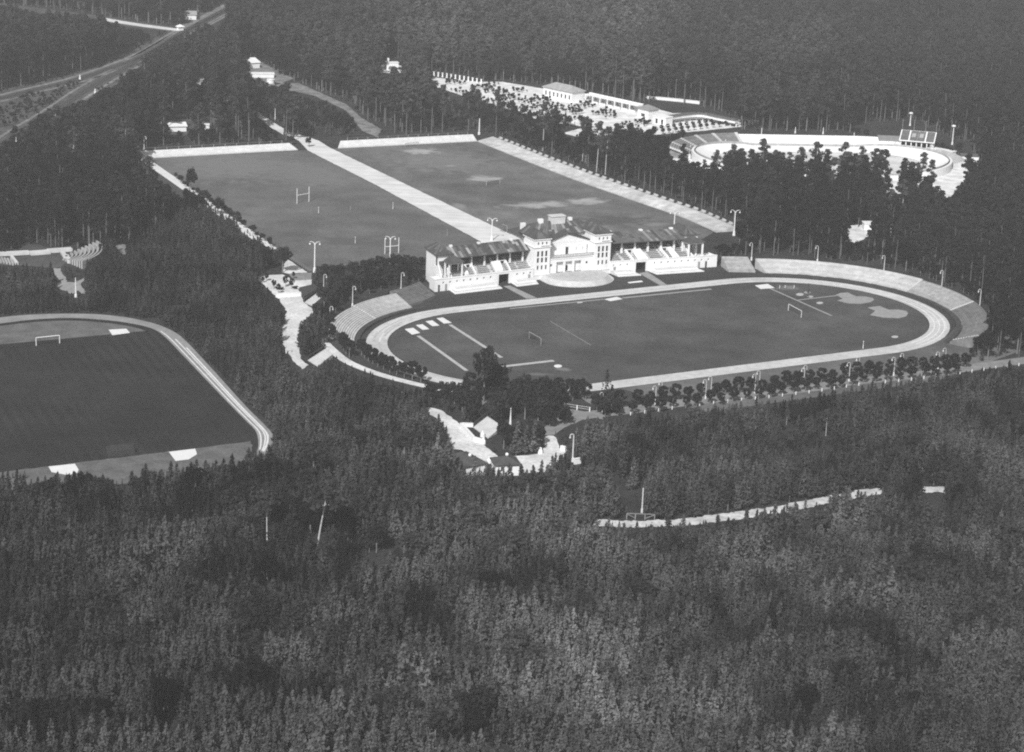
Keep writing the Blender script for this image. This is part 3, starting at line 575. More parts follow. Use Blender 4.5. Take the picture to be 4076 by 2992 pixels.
# seating wings
WB_ANG = math.radians(4.85)
for sg in (-1, 1):
    side = 'left' if sg < 0 else 'right'
    def T(x, y, z, sg=sg): return BW_(sg * (12.8 + x * math.cos(WB_ANG) - y * math.sin(WB_ANG)), 59.3 - x * math.sin(WB_ANG) + y * math.cos(WB_ANG), z)
    XE = 33.2 if sg < 0 else 35.6; XB = 31.0
    wins = [(.9 + 2.25 * i, 1.45 + 2.25 * i, 2.15, 2.75) for i in range(15)]; p0, p1 = 8.5, 11.9
    wins = [h for h in wins if (h[1] < p0 - .4 or h[0] > p1 + .4) and h[1] < XE - .5]
    mb = MB(); wall_holes(mb, 0.02, XE, 0, 3.55, wins + [(p0, p1, -.01, 3.0)], T, 0, .4); mb.box(0.02, XE, -.1, .5, 3.56, 3.72, T)
    mb.build('front_wall', 'plaster', GS)
    for h in wins: window(h, T, .33, GS, 'white_paint')
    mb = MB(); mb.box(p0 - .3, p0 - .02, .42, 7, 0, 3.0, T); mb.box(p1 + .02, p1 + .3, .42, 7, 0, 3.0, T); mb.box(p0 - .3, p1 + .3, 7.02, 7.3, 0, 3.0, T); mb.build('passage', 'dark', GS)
    MB().box(p0 + 1.5, p0 + 2.2, 5.6, 5.9, 0, 1.9, T).build('passage_door', 'concrete_mid', GS)
    ends = MB(); ends.box(XE - .4, XE, .42, 4.2, 0, 3.55, T); ends.box(28.2, XE - .42, .42, 4.6, 2.7, 2.85, T); ends.box(28.2, XE, 4.2, 4.6, 0, 3.3, T); ends.build('end_terrace', 'plaster', GS)
    ents = [(28.9, 29.7, .02, 2.0)]
    for h in ((1.1, 1.9, .02, 2.0), (29.2, 29.9, .02, 2.0), (31.6, 32.2, .02, 2.0)):
        MB().box(h[0], h[1], -.06, -.01, h[2], h[3], T).build('door', 'grey_paint' if h[0] < 30 else 'dark_paint', GS)
    nr = 10
    for k in range(nr):
        y0, y1 = .6 + 7.9 * k / nr, .6 + 7.9 * (k + 1) / nr; z = 3.15 + 3.5 * k / nr
        MB().box(.15, 28.0, y0, y1, z - .5, z, T).build('seat_row', 'plaster_old', GS)
        nb = 6 if k < 5 else 3
        for j in range(nb):                        # slatted bench boards
            b0, b1 = .5 + 27 * j / nb + random.uniform(0, .5), .5 + 27 * (j + 1) / nb - random.uniform(.2, .7)
            MB().box(b0, b1, y0 + .12, y0 + .52, z + .26, z + .36, T).build('bench_board', 'wood' if k < 5 else 'wood_dark', GS)
    for x in (7.6, 12.3, 19.2, 22.6, 27.4):
        w_ = .45
        q = [(x, .55, 2.9), (x + w_, .55, 2.9), (x + w_, 6.2, 5.2), (x, 6.2, 5.2), (x, .55, 4.0), (x + w_, .55, 4.0), (x + w_, 6.2, 6.5), (x, 6.2, 6.5)]
        MB().hexa([T(*p) for p in q]).build('stair_wall', 'plaster', GS)
    for x0, x1 in ((8.1, 12.25), (19.7, 22.55)):
        MB().box(x0, x1, 4.6, 5.0, 4.6, 5.9, T).build('vomitory_wall', 'plaster', GS)
        MB().add([T(x0 + .3, 4.58, 4.6), T(x0 + 1.5, 4.58, 4.6), T(x0 + 1.5, 4.58, 5.7), T(x0 + .3, 4.58, 5.7)], [(0, 1, 2, 3)]).build('vomitory_opening', 'dark', GS)
        bl = MB(); pts = [(x0 + 1.7, 1.0), (x1 - .1, 1.0), (x1 - .1, 4.5), (x0 + 1.7, 4.5)]
        bl.add([T(pts[0][0], pts[0][1], 3.3), T(pts[1][0], pts[1][1], 3.3), T(pts[2][0], pts[2][1], 5.4), T(pts[3][0], pts[3][1], 5.4), T(pts[0][0] + .3, pts[0][1], 4.1), T(pts[1][0], pts[1][1], 4.1), T(pts[2][0], pts[2][1], 5.9), T(pts[3][0], pts[3][1], 5.9)], [(0, 3, 2, 1), (4, 5, 6, 7), (0, 1, 5, 4), (1, 2, 6, 5), (2, 3, 7, 6), (3, 0, 4, 7)]).build('ramp_wall', 'plaster', GS)
    for i in range(7):
        x = 2.0 + 4.35 * i; mb = MB()
        q = [(x - .3, 4.3, 4.6), (x + .3, 4.3, 4.6), (x + .3, 4.9, 4.6), (x - .3, 4.9, 4.6), (x - .16, 4.4, 8.75), (x + .16, 4.4, 8.75), (x + .16, 4.8, 8.75), (x - .16, 4.8, 8.75)]
        mb.hexa([T(*p) for p in q]); mb.build('column', 'plaster', GS)
    ye, ym, yb, ze, zr, zb = 2.7, 8.6, 13.2, 8.55, 10.55, 8.9; x1r = 26.6
    mb = MB(); mb.hexa([T(*p) for p in ((-.3, ye, ze - .2), (x1r, ye, ze - .2), (x1r, ym, zr - .2), (-.3, ym, zr - .2), (-.3, ye, ze), (x1r, ye, ze), (x1r, ym, zr), (-.3, ym, zr))])
    mb.hexa([T(*p) for p in ((-.3, ym, zr - .2), (x1r, ym, zr - .2), (x1r, yb, zb - .2), (-.3, yb, zb - .2), (-.3, ym + .01, zr), (x1r, ym + .01, zr), (x1r, yb, zb), (-.3, yb, zb))])
    rf = mb.build('wing_roof', 'roof', GS)
    roof_sheets(rf, T(-.2, ye, ze), T(x1r, ye, ze), T(x1r, ym, zr), T(-.2, ym, zr), 27, 3, 40 + sg, tones=('roof', 'roof', 'roof_mid', 'roof_mid', 'roof_mid', 'roof_light', 'roof_pale') if sg < 0 else ('roof', 'roof_mid', 'roof_mid', 'roof_mid', 'roof_light'))
    for x in ((4.0, 15.0, 24.4) if sg < 0 else (4.2, 14.4, 24.6)): MB().box(x, x + .95, 8.2, 9.0, zr - .1, zr + .42, T).build('ridge_vent', 'plaster', GS)
    MB().box(.1, 26.4, 12.3, 12.7, 0, 8.7, T).build('back_wall', 'plaster', GS)
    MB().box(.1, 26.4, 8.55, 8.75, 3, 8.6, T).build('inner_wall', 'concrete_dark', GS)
    # end block with hipped roof
    mb = MB(); mb.box(26.5, 26.85, 3.6, 13.4, 0, 9.55, T); mb.box(XB - .35, XB, 3.6, 13.4, 0, 9.55, T) if sg > 0 else wall_holes(mb, 3.6, 13.4, 0, 9.55, [(4.0, 6.2, 6.2, 9.2)], lambda a, d, z: T(d, a, z), XB, XB - .35)
    mb.box(26.86, XB - .36, 13.0, 13.4, 0, 9.5, T); mb.box(26.86, XB - .36, 3.6, 4.0, 7.9, 9.5, T); mb.box(26.86, XB - .36, 7.6, 8.0, 0, 9.5, T); mb.build('end_block_wall', 'plaster', GS)
    rf = hip(MB(), T, 25.9, XB + .6, 3.0, 14.0, 9.75, 28.7, 28.8, 6.3, 10.8, 11.6).build('end_block_roof', 'roof', GS)
    roof_sheets(rf, T(25.9, 3.0, 9.76), T(XB + .6, 3.0, 9.76), T(28.8, 6.3, 11.62), T(28.7, 6.3, 11.62), 5, 2, 60 + sg, tones=('roof', 'roof', 'roof_mid'))
    roof_sheets(rf, T(XB + .6, 3.0, 9.76), T(XB + .6, 14.0, 9.76), T(28.8, 10.8, 11.62), T(28.8, 6.3, 11.62), 9, 2, 70 + sg, tones=('roof', 'roof', 'roof_mid'))
    q = [(XB - .35, .6, 0), (XB, .6, 0), (XB, 3.59, 0), (XB - .35, 3.59, 0), (XB - .35, .6, 3.9), (XB, .6, 3.9), (XB, 3.59, 6.9), (XB - .35, 3.59, 6.9)]
    if sg < 0: MB().hexa([T(*p) for p in q]).build('side_parapet', 'plaster', GS)
    # open pavilion on posts
    xa, xb = (24.3, 28.6) if sg < 0 else (26.0, 30.6)
    pv = MB(); 
    for x in (xa, xb):
        for y in (.1, 3.4):
            MB().box(x - .2, x + .2, y, y + .4, 3.4 if y < 1 else 3.0, 7.55, T).build('pavilion_post', 'plaster', GS)
    mb = MB(); mb.box(xa - .3, xb + .3, .05, .55, 7.56, 7.9, T); mb.box(xa - .3, xb + .3, 3.35, 3.85, 7.56, 7.9, T); mb.box(xa - .3, xa + .2, .56, 3.34, 7.56, 7.9, T); mb.box(xb - .2, xb + .3, .56, 3.34, 7.56, 7.9, T); mb.build('pavilion_beam', 'plaster', GS)
    hip(MB(), T, xa - .6, xb + .6, -.4, 4.4, 8.1, (xa + xb) / 2 - .02, (xa + xb) / 2 + .02, 1.98, 2.02, 9.7).build('pavilion_roof', 'roof', GS)
    # stepped plinth in front
    for x0, x1 in ((.2, 7.6), (12.6, 28.4)):
        for k in range(4):
            e = .45 * k; yf = -4.4 + .75 * k if x0 < 5 else -4.6 + .8 * k
            MB().box(x0 + (e if x0 > 5 else 0), x1 - e, yf, -.12, -.02 if k == 0 else .24 * k - .05, .24 * (k + 1), T).build('plinth_step', 'plaster' if k % 2 == 0 else 'plaster_old', GS)

# ------------------------------------------------------------------ trees
def tree_mesh(name, trunk, crown, mats):
    """trunk: MB; crown: list of (centre, size, normal-ish) leaf cards -> one mesh, two materials, a tone per leaf."""
    C_, S2, N_, tone = crown; k = len(C_); r = rng
    a = np.cross(N_, r.normal(size=(k, 3))); a /= np.linalg.norm(a, axis=1)[:, None] + 1e-9
    b = np.cross(N_, a); b /= np.linalg.norm(b, axis=1)[:, None] + 1e-9
    h = S2[:, None]
    q = np.stack([C_ - a * h - b * h * .55, C_ + a * h - b * h * .35, C_ + a * h * .7 + b * h * .6, C_ - a * h * .55 + b * h * .65], 1).reshape(-1, 3)
    nv = len(trunk.v); me = bpy.data.meshes.new(name)
    me.from_pydata(trunk.v + [tuple(x) for x in q], [], trunk.f + [tuple(nv + 4 * i + j for j in range(4)) for i in range(k)])
    for m in mats: me.materials.append(MATS[m])
    mi = np.zeros(len(trunk.f) + k, np.int32); mi[len(trunk.f):] = 1 if len(trunk.f) else 0
    me.polygons.foreach_set('material_index', mi)
    at = me.attributes.new('leaf_tone', 'FLOAT', 'FACE'); t = np.ones(len(trunk.f) + k, np.float32); t[len(trunk.f):] = tone; at.data.foreach_set('value', t)
    me.update(); return me
def unit(v): return v / (np.linalg.norm(v, axis=-1, keepdims=True) + 1e-9)
def crown_clumps(centres, radii, n, size, flat=.7, up=.5):
    C_, N_ = [], []
    for c, rd in zip(centres, radii):
        d = unit(rng.normal(size=(n, 3))); rr = rd * rng.uniform(.45, 1.05, (n, 1)); p = d * rr * np.array([1, 1, flat]) + c
        C_.append(p); N_.append(unit(d * .8 + np.array([0, 0, up]) + rng.normal(size=(n, 3)) * .45))
    C_ = np.concatenate(C_); N_ = np.concatenate(N_); k = len(C_)
    return C_, size * rng.uniform(.6, 1.3, k), N_, rng.uniform(.7, 1.35, k)
def young_pine(h):
    tr = MB().tube([(0, 0, 0), (0, 0, h * .5), (0, 0, h * .96)], [.09, .06, .02], 5); C_, N_, S2, T_ = [], [], [], []
    nw = int(h / .36); lean = rng.normal(size=2) * .1; RB_ = .27 * h
    for w in range(nw):
        z = h * (.12 + .86 * w / (nw - 1)); R = (RB_ * (1 - z / h) ** 1.05 + .09) * rng.uniform(.8, 1.15); nb = rng.integers(5, 7)
        for b in range(nb):
            az = rng.uniform(0, 2 * math.pi); Rb = R * rng.uniform(.65, 1.15)
            for f in np.linspace(.3, 1.0, max(2, int(Rb / .27))):
                c = np.array([math.cos(az) * Rb * f + lean[0] * z / h, math.sin(az) * Rb * f + lean[1] * z / h, z + .45 * Rb * f * f - .05])
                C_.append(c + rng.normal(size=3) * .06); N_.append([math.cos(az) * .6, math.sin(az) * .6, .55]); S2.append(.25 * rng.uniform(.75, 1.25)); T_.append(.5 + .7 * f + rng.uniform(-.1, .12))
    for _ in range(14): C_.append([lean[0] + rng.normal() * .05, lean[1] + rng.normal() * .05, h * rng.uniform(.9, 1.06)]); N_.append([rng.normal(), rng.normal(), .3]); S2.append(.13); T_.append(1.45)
    N_ = unit(np.array(N_, float) + rng.normal(size=(len(N_), 3)) * .35)
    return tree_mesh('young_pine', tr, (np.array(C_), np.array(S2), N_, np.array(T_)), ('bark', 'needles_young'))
def tall_pine(h, base=.55, pale=True):
    bend = rng.normal(size=2) * .5
    sp_ = [(bend[0] * f * f, bend[1] * f * f, h * f) for f in (0, .3, .6, .85, .97)]
    tr = MB().tube(sp_, [.20, .16, .12, .08, .03], 6); cs, rs = [], []
    nc = rng.integers(11, 17)
    for i in range(nc):
        f = base + (1 - base) * (i + .5) / nc; az = rng.uniform(0, 2 * math.pi); R = rng.uniform(.3, 1.0) * 2.6 * math.sin(math.pi * min(1, .25 + .75 * (f - base) / (1 - base))) ** .7
        c = np.array([bend[0] * f * f + R * math.cos(az), bend[1] * f * f + R * math.sin(az), h * f + rng.normal() * .2]); cs.append(c); rs.append(rng.uniform(.95, 1.6))
        tr.tube([(bend[0] * f * f * .95, bend[1] * f * f * .95, h * f - .8), tuple(c - np.array([0, 0, .15]))], [.06, .025], 4)
    cs.append(np.array([bend[0], bend[1], h])); rs.append(.9)
    return tree_mesh('tall_pine', tr, crown_clumps(cs, rs, 50, .42, .6, .6), ('bark_pale' if pale else 'bark', 'needles'))
def round_tree(h, R, n=26, m=30, size=.34, mat_='leaves', trunk_h=None, squash=.9, clip=False):
    th = trunk_h if trunk_h is not None else h - 1.7 * R * squash; zc = h - R * squash
    tr = MB().tube([(0, 0, 0), (0, 0, th), (0, 0, zc)], [.05 * R + .05, .04 * R + .04, .03], 6); cs, rs = [], []
    for i in range(n):
        d = unit(rng.normal(size=3)); d[2] = d[2] * .9; rr = R * ((.78 if clip else rng.uniform(.35, .85)))
        cs.append(np.array([d[0] * rr, d[1] * rr, zc + d[2] * rr * squash])); rs.append(R * (.28 if clip else rng.uniform(.25, .42)))
    for i in range(3): az = rng.uniform(0, 6.28); tr.tube([(0, 0, th * .9), (R * .4 * math.cos(az), R * .4 * math.sin(az), zc)], [.05, .02], 4)
    return tree_mesh('round_tree', tr, crown_clumps(cs, rs, m, size, .9, .35), ('bark', mat_))
def spruce(h, R, mat_='leaves'):
    tr = MB().tube([(0, 0, 0), (0, 0, h * .98)], [.18, .03], 6); C_, N_, S2, T_ = [], [], [], []
    nw = int(h / .5)
    for w in range(nw):
        f = w / (nw - 1); z = h * (.06 + .92 * f); Rw = R * (1 - f) ** .85 + .12
        for b in range(9):
            az = rng.uniform(0, 6.283); Rb = Rw * rng.uniform(.7, 1.15)
            for g in np.linspace(.3, 1, max(2, int(Rb / .4))):
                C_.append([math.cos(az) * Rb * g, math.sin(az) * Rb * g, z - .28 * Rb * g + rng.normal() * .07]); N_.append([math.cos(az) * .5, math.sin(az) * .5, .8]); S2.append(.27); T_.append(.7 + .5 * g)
    N_ = unit(np.array(N_, float) + rng.normal(size=(len(N_), 3)) * .35)
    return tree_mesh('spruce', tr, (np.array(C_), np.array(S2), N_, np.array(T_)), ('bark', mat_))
YP = [young_pine(h) for h in (5.6, 6.2, 6.8, 7.6, 6.0, 5.2)]
TP = [tall_pine(h, b) for h, b in ((16, .42), (18, .5), (17, .45), (19, .55), (15, .38), (17.5, .45))]
TX = [tall_pine(14, .72), tall_pine(13, .68)]
DT = [round_tree(h, R) for h, R in ((9, 3.2), (8, 2.9), (10, 3.5), (7, 2.6))]
CT = [round_tree(h, R, 30, 26, .22, 'leaves_clipped', th, 1.0, True) for h, R, th in ((4.1, 1.38, 1.5), (4.3, 1.5, 1.5), (3.9, 1.3, 1.4))]
SP = [spruce(8.5, 2.4), spruce(6.5, 1.9), spruce(4.2, 1.3)]
def split_tree(me):                         # trunk and crown meshes of a tree, for trees that stand as things of their own
    out = []
    for keep in (0, 1):
        b = bmesh.new(); b.from_mesh(me); bmesh.ops.delete(b, geom=[f for f in b.faces if f.material_index != keep], context='FACES')
        m2 = me.copy(); b.to_mesh(m2); b.free(); m2.name = 'trunk' if keep == 0 else 'crown'; out.append(m2)
    return out
SPLIT = {}
def tree(name, me, x, y, label, group=None, sc=1.0, rot=None, cat='tree', z=0.0, tilt=None):
    if me.name not in SPLIT: SPLIT[me.name] = split_tree(me)
    t = bpy.data.objects.new(name, None); COL.objects.link(t); t.location = (x, y, z); t.rotation_euler = (*(tilt or (0, 0)), random.uniform(0, 6.28) if rot is None else rot)
    t.scale = (sc, sc, sc) if isinstance(sc, (int, float)) else sc; tag(t, label, cat, group)
    for nm, m in zip(('trunk', 'crown'), SPLIT[me.name]):
        c = bpy.data.objects.new(nm, m); COL.objects.link(c); c.parent = t
    return t

# where the photograph shows open ground (photograph outline of each opening)
OPEN = [
 [(538, 592), (1100, 566), (1176, 562), (1230, 540), (1270, 535), (1374, 548), (1910, 524), (1995, 545), (2209, 626), (2450, 712), (2650, 790), (2940, 890), (2945, 945), (2860, 965), (1690, 1040), (1290, 1090), (1150, 1035), (1060, 985), (1060, 962), (960, 893), (880, 838), (800, 780), (735, 742), (705, 762), (600, 680), (575, 655), (538, 615)],
 [(1690, 1130), (1668, 960), (1740, 935), (2090, 915), (2130, 860), (2310, 850), (2420, 900), (2720, 890), (2800, 985), (2870, 1025), (3010, 1015), (3220, 1025), (3380, 1040), (3520, 1064), (3660, 1100), (3770, 1140), (3870, 1185), (3935, 1250), (3905, 1330), (3850, 1385), (3700, 1440), (3080, 1510), (2470, 1590), (2330, 1640), (2240, 1640), (2130, 1570), (1860, 1500), (1620, 1450), (1420, 1390), (1330, 1320), (1310, 1268), (1400, 1195), (1570, 1140)],
 [(2240, 1580), (2470, 1560), (3080, 1480), (3650, 1412), (3800, 1425), (3900, 1440), (4150, 1408), (4150, 1445), (3880, 1478), (3600, 1515), (3100, 1590), (2560, 1652), (2380, 1672), (2270, 1705), (2190, 1720), (2150, 1690)],
 [(1014, 1098), (1080, 1078), (1140, 1030), (1225, 1088), (1300, 1080), (1300, 1180), (1240, 1225), (1252, 1240), (1215, 1270), (1196, 1300), (1186, 1333), (1190, 1382), (1210, 1430), (1325, 1385), (1330, 1420), (1264, 1460), (1205, 1462), (1165, 1440), (1130, 1382), (1112, 1333), (1126, 1284), (1139, 1235), (1110, 1200), (1095, 1180)],
 [(1273, 1340), (1330, 1395), (1371, 1426), (1430, 1455), (1537, 1491), (1684, 1528), (1846, 1556), (1850, 1572), (1780, 1565), (1684, 1545), (1537, 1508), (1430, 1470), (1371, 1441), (1325, 1415), (1273, 1355)],
 ROAD_B[2:9] + [(1978, 1822), (1905, 1835), (1842, 1788), (1789, 1785), (1793, 1752), (1778, 1718), (1762, 1690), (1750, 1665), (1700, 1640)],
 gs([(420, 440), (770, 350), (960, 480), (1060, 220), (1120, 540), (700, 690)]), gs([(280, 745), (480, 730), (930, 850), (1000, 820), (1150, 860), (1490, 800), (1500, 600), (1640, 580), (1720, 750), (1780, 760), (1740, 810), (1600, 880), (1500, 960), (1280, 1000), (1100, 1040), (960, 975), (680, 950), (420, 920)]), gs([(1820, 560), (1900, 560), (1905, 870), (1998, 860), (1995, 950), (1840, 900)]),
 [(-100, 1274), (0, 1258), (147, 1245), (342, 1243), (489, 1255), (586, 1275), (655, 1297), (728, 1337), (836, 1448), (983, 1610), (1056, 1683), (1092, 1725), (1094, 1756), (1066, 1788), (1010, 1800), (985, 1800), (960, 1830), (850, 1835), (800, 1850), (700, 1865), (590, 1875), (480, 1900), (400, 1880), (310, 1890), (230, 1888), (150, 1900), (100, 1872), (-100, 1895)],
 [(2335, 2080), (2395, 2066), (2480, 2072), (2740, 2060), (3100, 2008), (3290, 1972), (3312, 1982), (3280, 1996), (3262, 1990), (3225, 2008), (3195, 2002), (3150, 2024), (3118, 2016), (3070, 2036), (3040, 2034), (3010, 2048), (2975, 2044), (2930, 2062), (2900, 2054), (2870, 2076), (2845, 2066), (2800, 2078), (2765, 2096), (2740, 2076), (2690, 2084), (2665, 2078), (2610, 2090), (2570, 2080), (2525, 2098), (2490, 2080), (2440, 2078), (2400, 2082)],
 [(3312, 1976), (3350, 1966), (3420, 1945), (3504, 1938), (3510, 1955), (3480, 1962), (3455, 1982), (3440, 1966), (3390, 1970), (3340, 1984)], [(3670, 1932), (3760, 1938), (3775, 1955), (3730, 1980), (3672, 1970)], [(2395, 1880), (2430, 1880), (2560, 1995), (2575, 2035), (2530, 2035)],
 th([(-300, 330), (50, 300), (420, 150), (600, 150), (760, 250), (1050, 220), (1250, 230), (1530, 235), (1500, 330), (1320, 410), (1050, 460), (900, 500), (930, 610), (1000, 700), (1130, 650), (1290, 640), (1210, 760), (1310, 890), (1150, 950), (1040, 920), (920, 840), (800, 760), (910, 720), (800, 610), (840, 510), (240, 480), (-300, 490)]), th([(1690, 150), (1870, 145), (1905, 250), (1860, 315)]),
 z1([(-250, 770), (0, 735), (220, 690), (640, 590), (930, 480), (1240, 320), (1450, 210), (1700, 60), (1870, 0), (1870, 90), (1600, 235), (1290, 405), (1030, 632), (700, 810), (480, 890), (250, 990), (0, 1165), (-250, 1330)]), z1([(1480, 90), (1600, 90), (1600, 170), (1490, 170)]), z1([(1700, 70), (1850, 60), (1850, 130), (1760, 290), (1730, 230)]),
 [(-150, 8), (0, 14), (186, 32), (391, 62), (513, 82), (709, 105), (735, 125), (600, 122), (513, 110), (391, 78), (186, 55), (0, 30)],
 [(996, 434), (1060, 462), (1130, 505), (1130, 540), (1060, 495)], [(1180, 530), (1230, 538), (1300, 585), (1190, 590)],
 [(962, 262), (1024, 236), (1085, 283), (1090, 300), (1170, 305), (1080, 335), (1040, 306), (985, 290)], [(862, 278), (892, 276), (890, 300), (866, 300)], [(768, 306), (818, 304), (822, 340), (772, 330)], [(872, 372), (925, 374), (923, 405), (885, 402)], [(655, 476), (735, 470), (790, 500), (730, 525), (665, 530)], [(800, 486), (835, 488), (835, 515), (805, 512)], [(600, 460), (645, 460), (640, 490), (605, 488)],
 [(1095, 325), (1190, 325), (1290, 375), (1390, 408), (1420, 455), (1520, 505), (1580, 510), (1500, 540), (1440, 520), (1390, 440), (1250, 385), (1110, 350)],
 [(1505, 262), (1545, 228), (1588, 235), (1615, 282), (1560, 292), (1512, 280)], [(1690, 288), (1920, 312), (1925, 335), (1800, 330), (1690, 312)], [(1700, 315), (1830, 325), (1850, 390), (1790, 375), (1720, 335)],
 [(1990, 322), (2150, 340), (2200, 338), (2340, 370), (2560, 415), (2600, 400), (2680, 430), (2780, 425), (2890, 455), (2960, 480), (2870, 505), (2690, 512), (2640, 545), (2560, 510), (2460, 490), (2400, 500), (2340, 455), (2280, 462), (2210, 438), (2160, 445), (2100, 420), (1990, 392)], [(1840, 318), (2000, 325), (2000, 385), (1930, 392), (1900, 360), (1850, 352)], [(2640, 492), (2800, 475), (2870, 500), (2800, 510), (2650, 522)],
 [(2240, 520), (2310, 505), (2330, 545), (2290, 560)], [(2350, 512), (2450, 500), (2440, 545), (2360, 545)], [(2250, 430), (2360, 430), (2340, 460), (2260, 455)], [(2570, 384), (2790, 408), (2780, 415), (2575, 394)],
 [(2718, 552), (2821, 532), (2945, 520), (3116, 522), (3393, 528), (3400, 500), (3500, 485), (3560, 490), (3620, 465), (3690, 505), (3800, 555), (3880, 572), (3870, 610), (3810, 660), (3720, 655), (3640, 622), (3560, 622), (3500, 612), (3440, 622), (3330, 622), (3270, 606), (3210, 614), (3150, 598), (3090, 616), (3020, 588), (2960, 606), (2900, 600), (2870, 648), (2800, 662), (2735, 630)],
 [(2655, 600), (2690, 580), (2714, 585), (2712, 640), (2698, 650), (2680, 625)], [(3530, 680), (3595, 672), (3590, 770), (3560, 790), (3530, 780)], [(3640, 690), (3700, 680), (3700, 720), (3650, 725)], [(3712, 662), (3850, 642), (3845, 720), (3800, 765), (3760, 775), (3702, 758)], [(3290, 700), (3350, 698), (3350, 712), (3300, 716)], [(3190, 680), (3215, 678), (3215, 705), (3190, 705)],
 [(3365, 905), (3440, 910), (3470, 890), (3460, 925), (3410, 960), (3380, 945)], [(3438, 890), (3475, 888), (3475, 912), (3440, 915)], [(3530, 890), (3548, 890), (3548, 915), (3530, 915)],
]
TRUNKS = [  # bare trunks that stand clear: foot and top of the visible stem
 ((470, 583), (476, 474)), ((491, 684), (498, 542)), ((308, 584), (320, 476)), ((213, 631), (215, 557)), ((104, 680), (104, 582)), ((293, 710), (293, 640)), ((16, 810), (20, 728)), ((574, 402), (574, 357)), ((570, 830), (580, 724)),
 ((3354, 824), (3360, 678)), ((3408, 799), (3418, 681)), ((3449, 790), (3468, 697)), ((3059, 855), (3062, 796)), ((2374, 684), (2381, 596)), ((2409, 694), (2415, 591)), ((3300, 850), (3306, 770)), ((3545, 940), (3548, 880)), ((3585, 930), (3590, 860)),
 ((1064, 2176), (1060, 2028)), ((1259, 2200), (1289, 1994)), ((3130, 1690), (3134, 1650)), ((3287, 1735), (3291, 1662)), ((3672, 1870), (3676, 1830)), ((455, 2870), (453, 2830)), ((2318, 640), (2322, 580)), ((2160, 600), (2163, 545))]
for b, t in TRUNKS:
    e = 4 if b[1] < 1500 else 17; OPEN.append([(b[0] - e, b[1] - 6), (t[0] - e, t[1] + 10), (t[0] + e, t[1] + 10), (b[0] + e, b[1] - 6)])
def inside(P, poly):
    x, y = P[:, 0], P[:, 1]; c = np.zeros(len(P), bool); n = len(poly); bx = [p[0] for p in poly]; by = [p[1] for p in poly]
    m = (x > min(bx)) & (x < max(bx)) & (y > min(by)) & (y < max(by))
    if not m.any(): return c
    xs, ys = x[m], y[m]; cc = np.zeros(len(xs), bool); j = n - 1
    for i in range(n):
        xi, yi, xj, yj = poly[i][0], poly[i][1], poly[j][0], poly[j][1]
        k = ((yi > ys) != (yj > ys)); cc ^= k & (xs < (xj - xi) * (ys - yi) / (yj - yi + 1e-12) + xi); j = i
    c[m] = cc; return c
def in_open(XY, h, fr=tuple(np.linspace(0, .95, 15))):
    bad = np.zeros(len(XY), bool)
    for f in fr:
        P = PR(np.c_[XY, np.asarray(h) * f])
        for poly in OPEN: bad |= inside(P, poly)
    return bad
def value_noise(XY, s, seed):
    r = np.random.default_rng(seed); g = r.random((256, 256)); p = XY / s; i = np.floor(p).astype(int); f = p - i; f = f * f * (3 - 2 * f)
    a, b, c, d = g[i[:, 0] % 256, i[:, 1] % 256], g[(i[:, 0] + 1) % 256, i[:, 1] % 256], g[i[:, 0] % 256, (i[:, 1] + 1) % 256], g[(i[:, 0] + 1) % 256, (i[:, 1] + 1) % 256]
    return (a * (1 - f[:, 0]) + b * f[:, 0]) * (1 - f[:, 1]) + (c * (1 - f[:, 0]) + d * f[:, 0]) * f[:, 1]
SPLIT_X = [-900, 500, 850, 1100, 1300, 2000, 5200]; SPLIT_Y = [1010, 1000, 840, 960, 1300, 1520, 1400]
def grid(dx, dy, jit, ymin, ymax, rot=0.0):
    ys = np.arange(ymin, ymax, dy); out = []
    for y in ys:
        w = .255 * math.hypot(y, CAM_H) + 30; xs = np.arange(-w, w, dx); out.append(np.c_[xs + rng.uniform(0, dx), np.full(len(xs), y)])
    P = np.concatenate(out); return P + rng.uniform(-jit, jit, P.shape) * np.array([dx, dy])
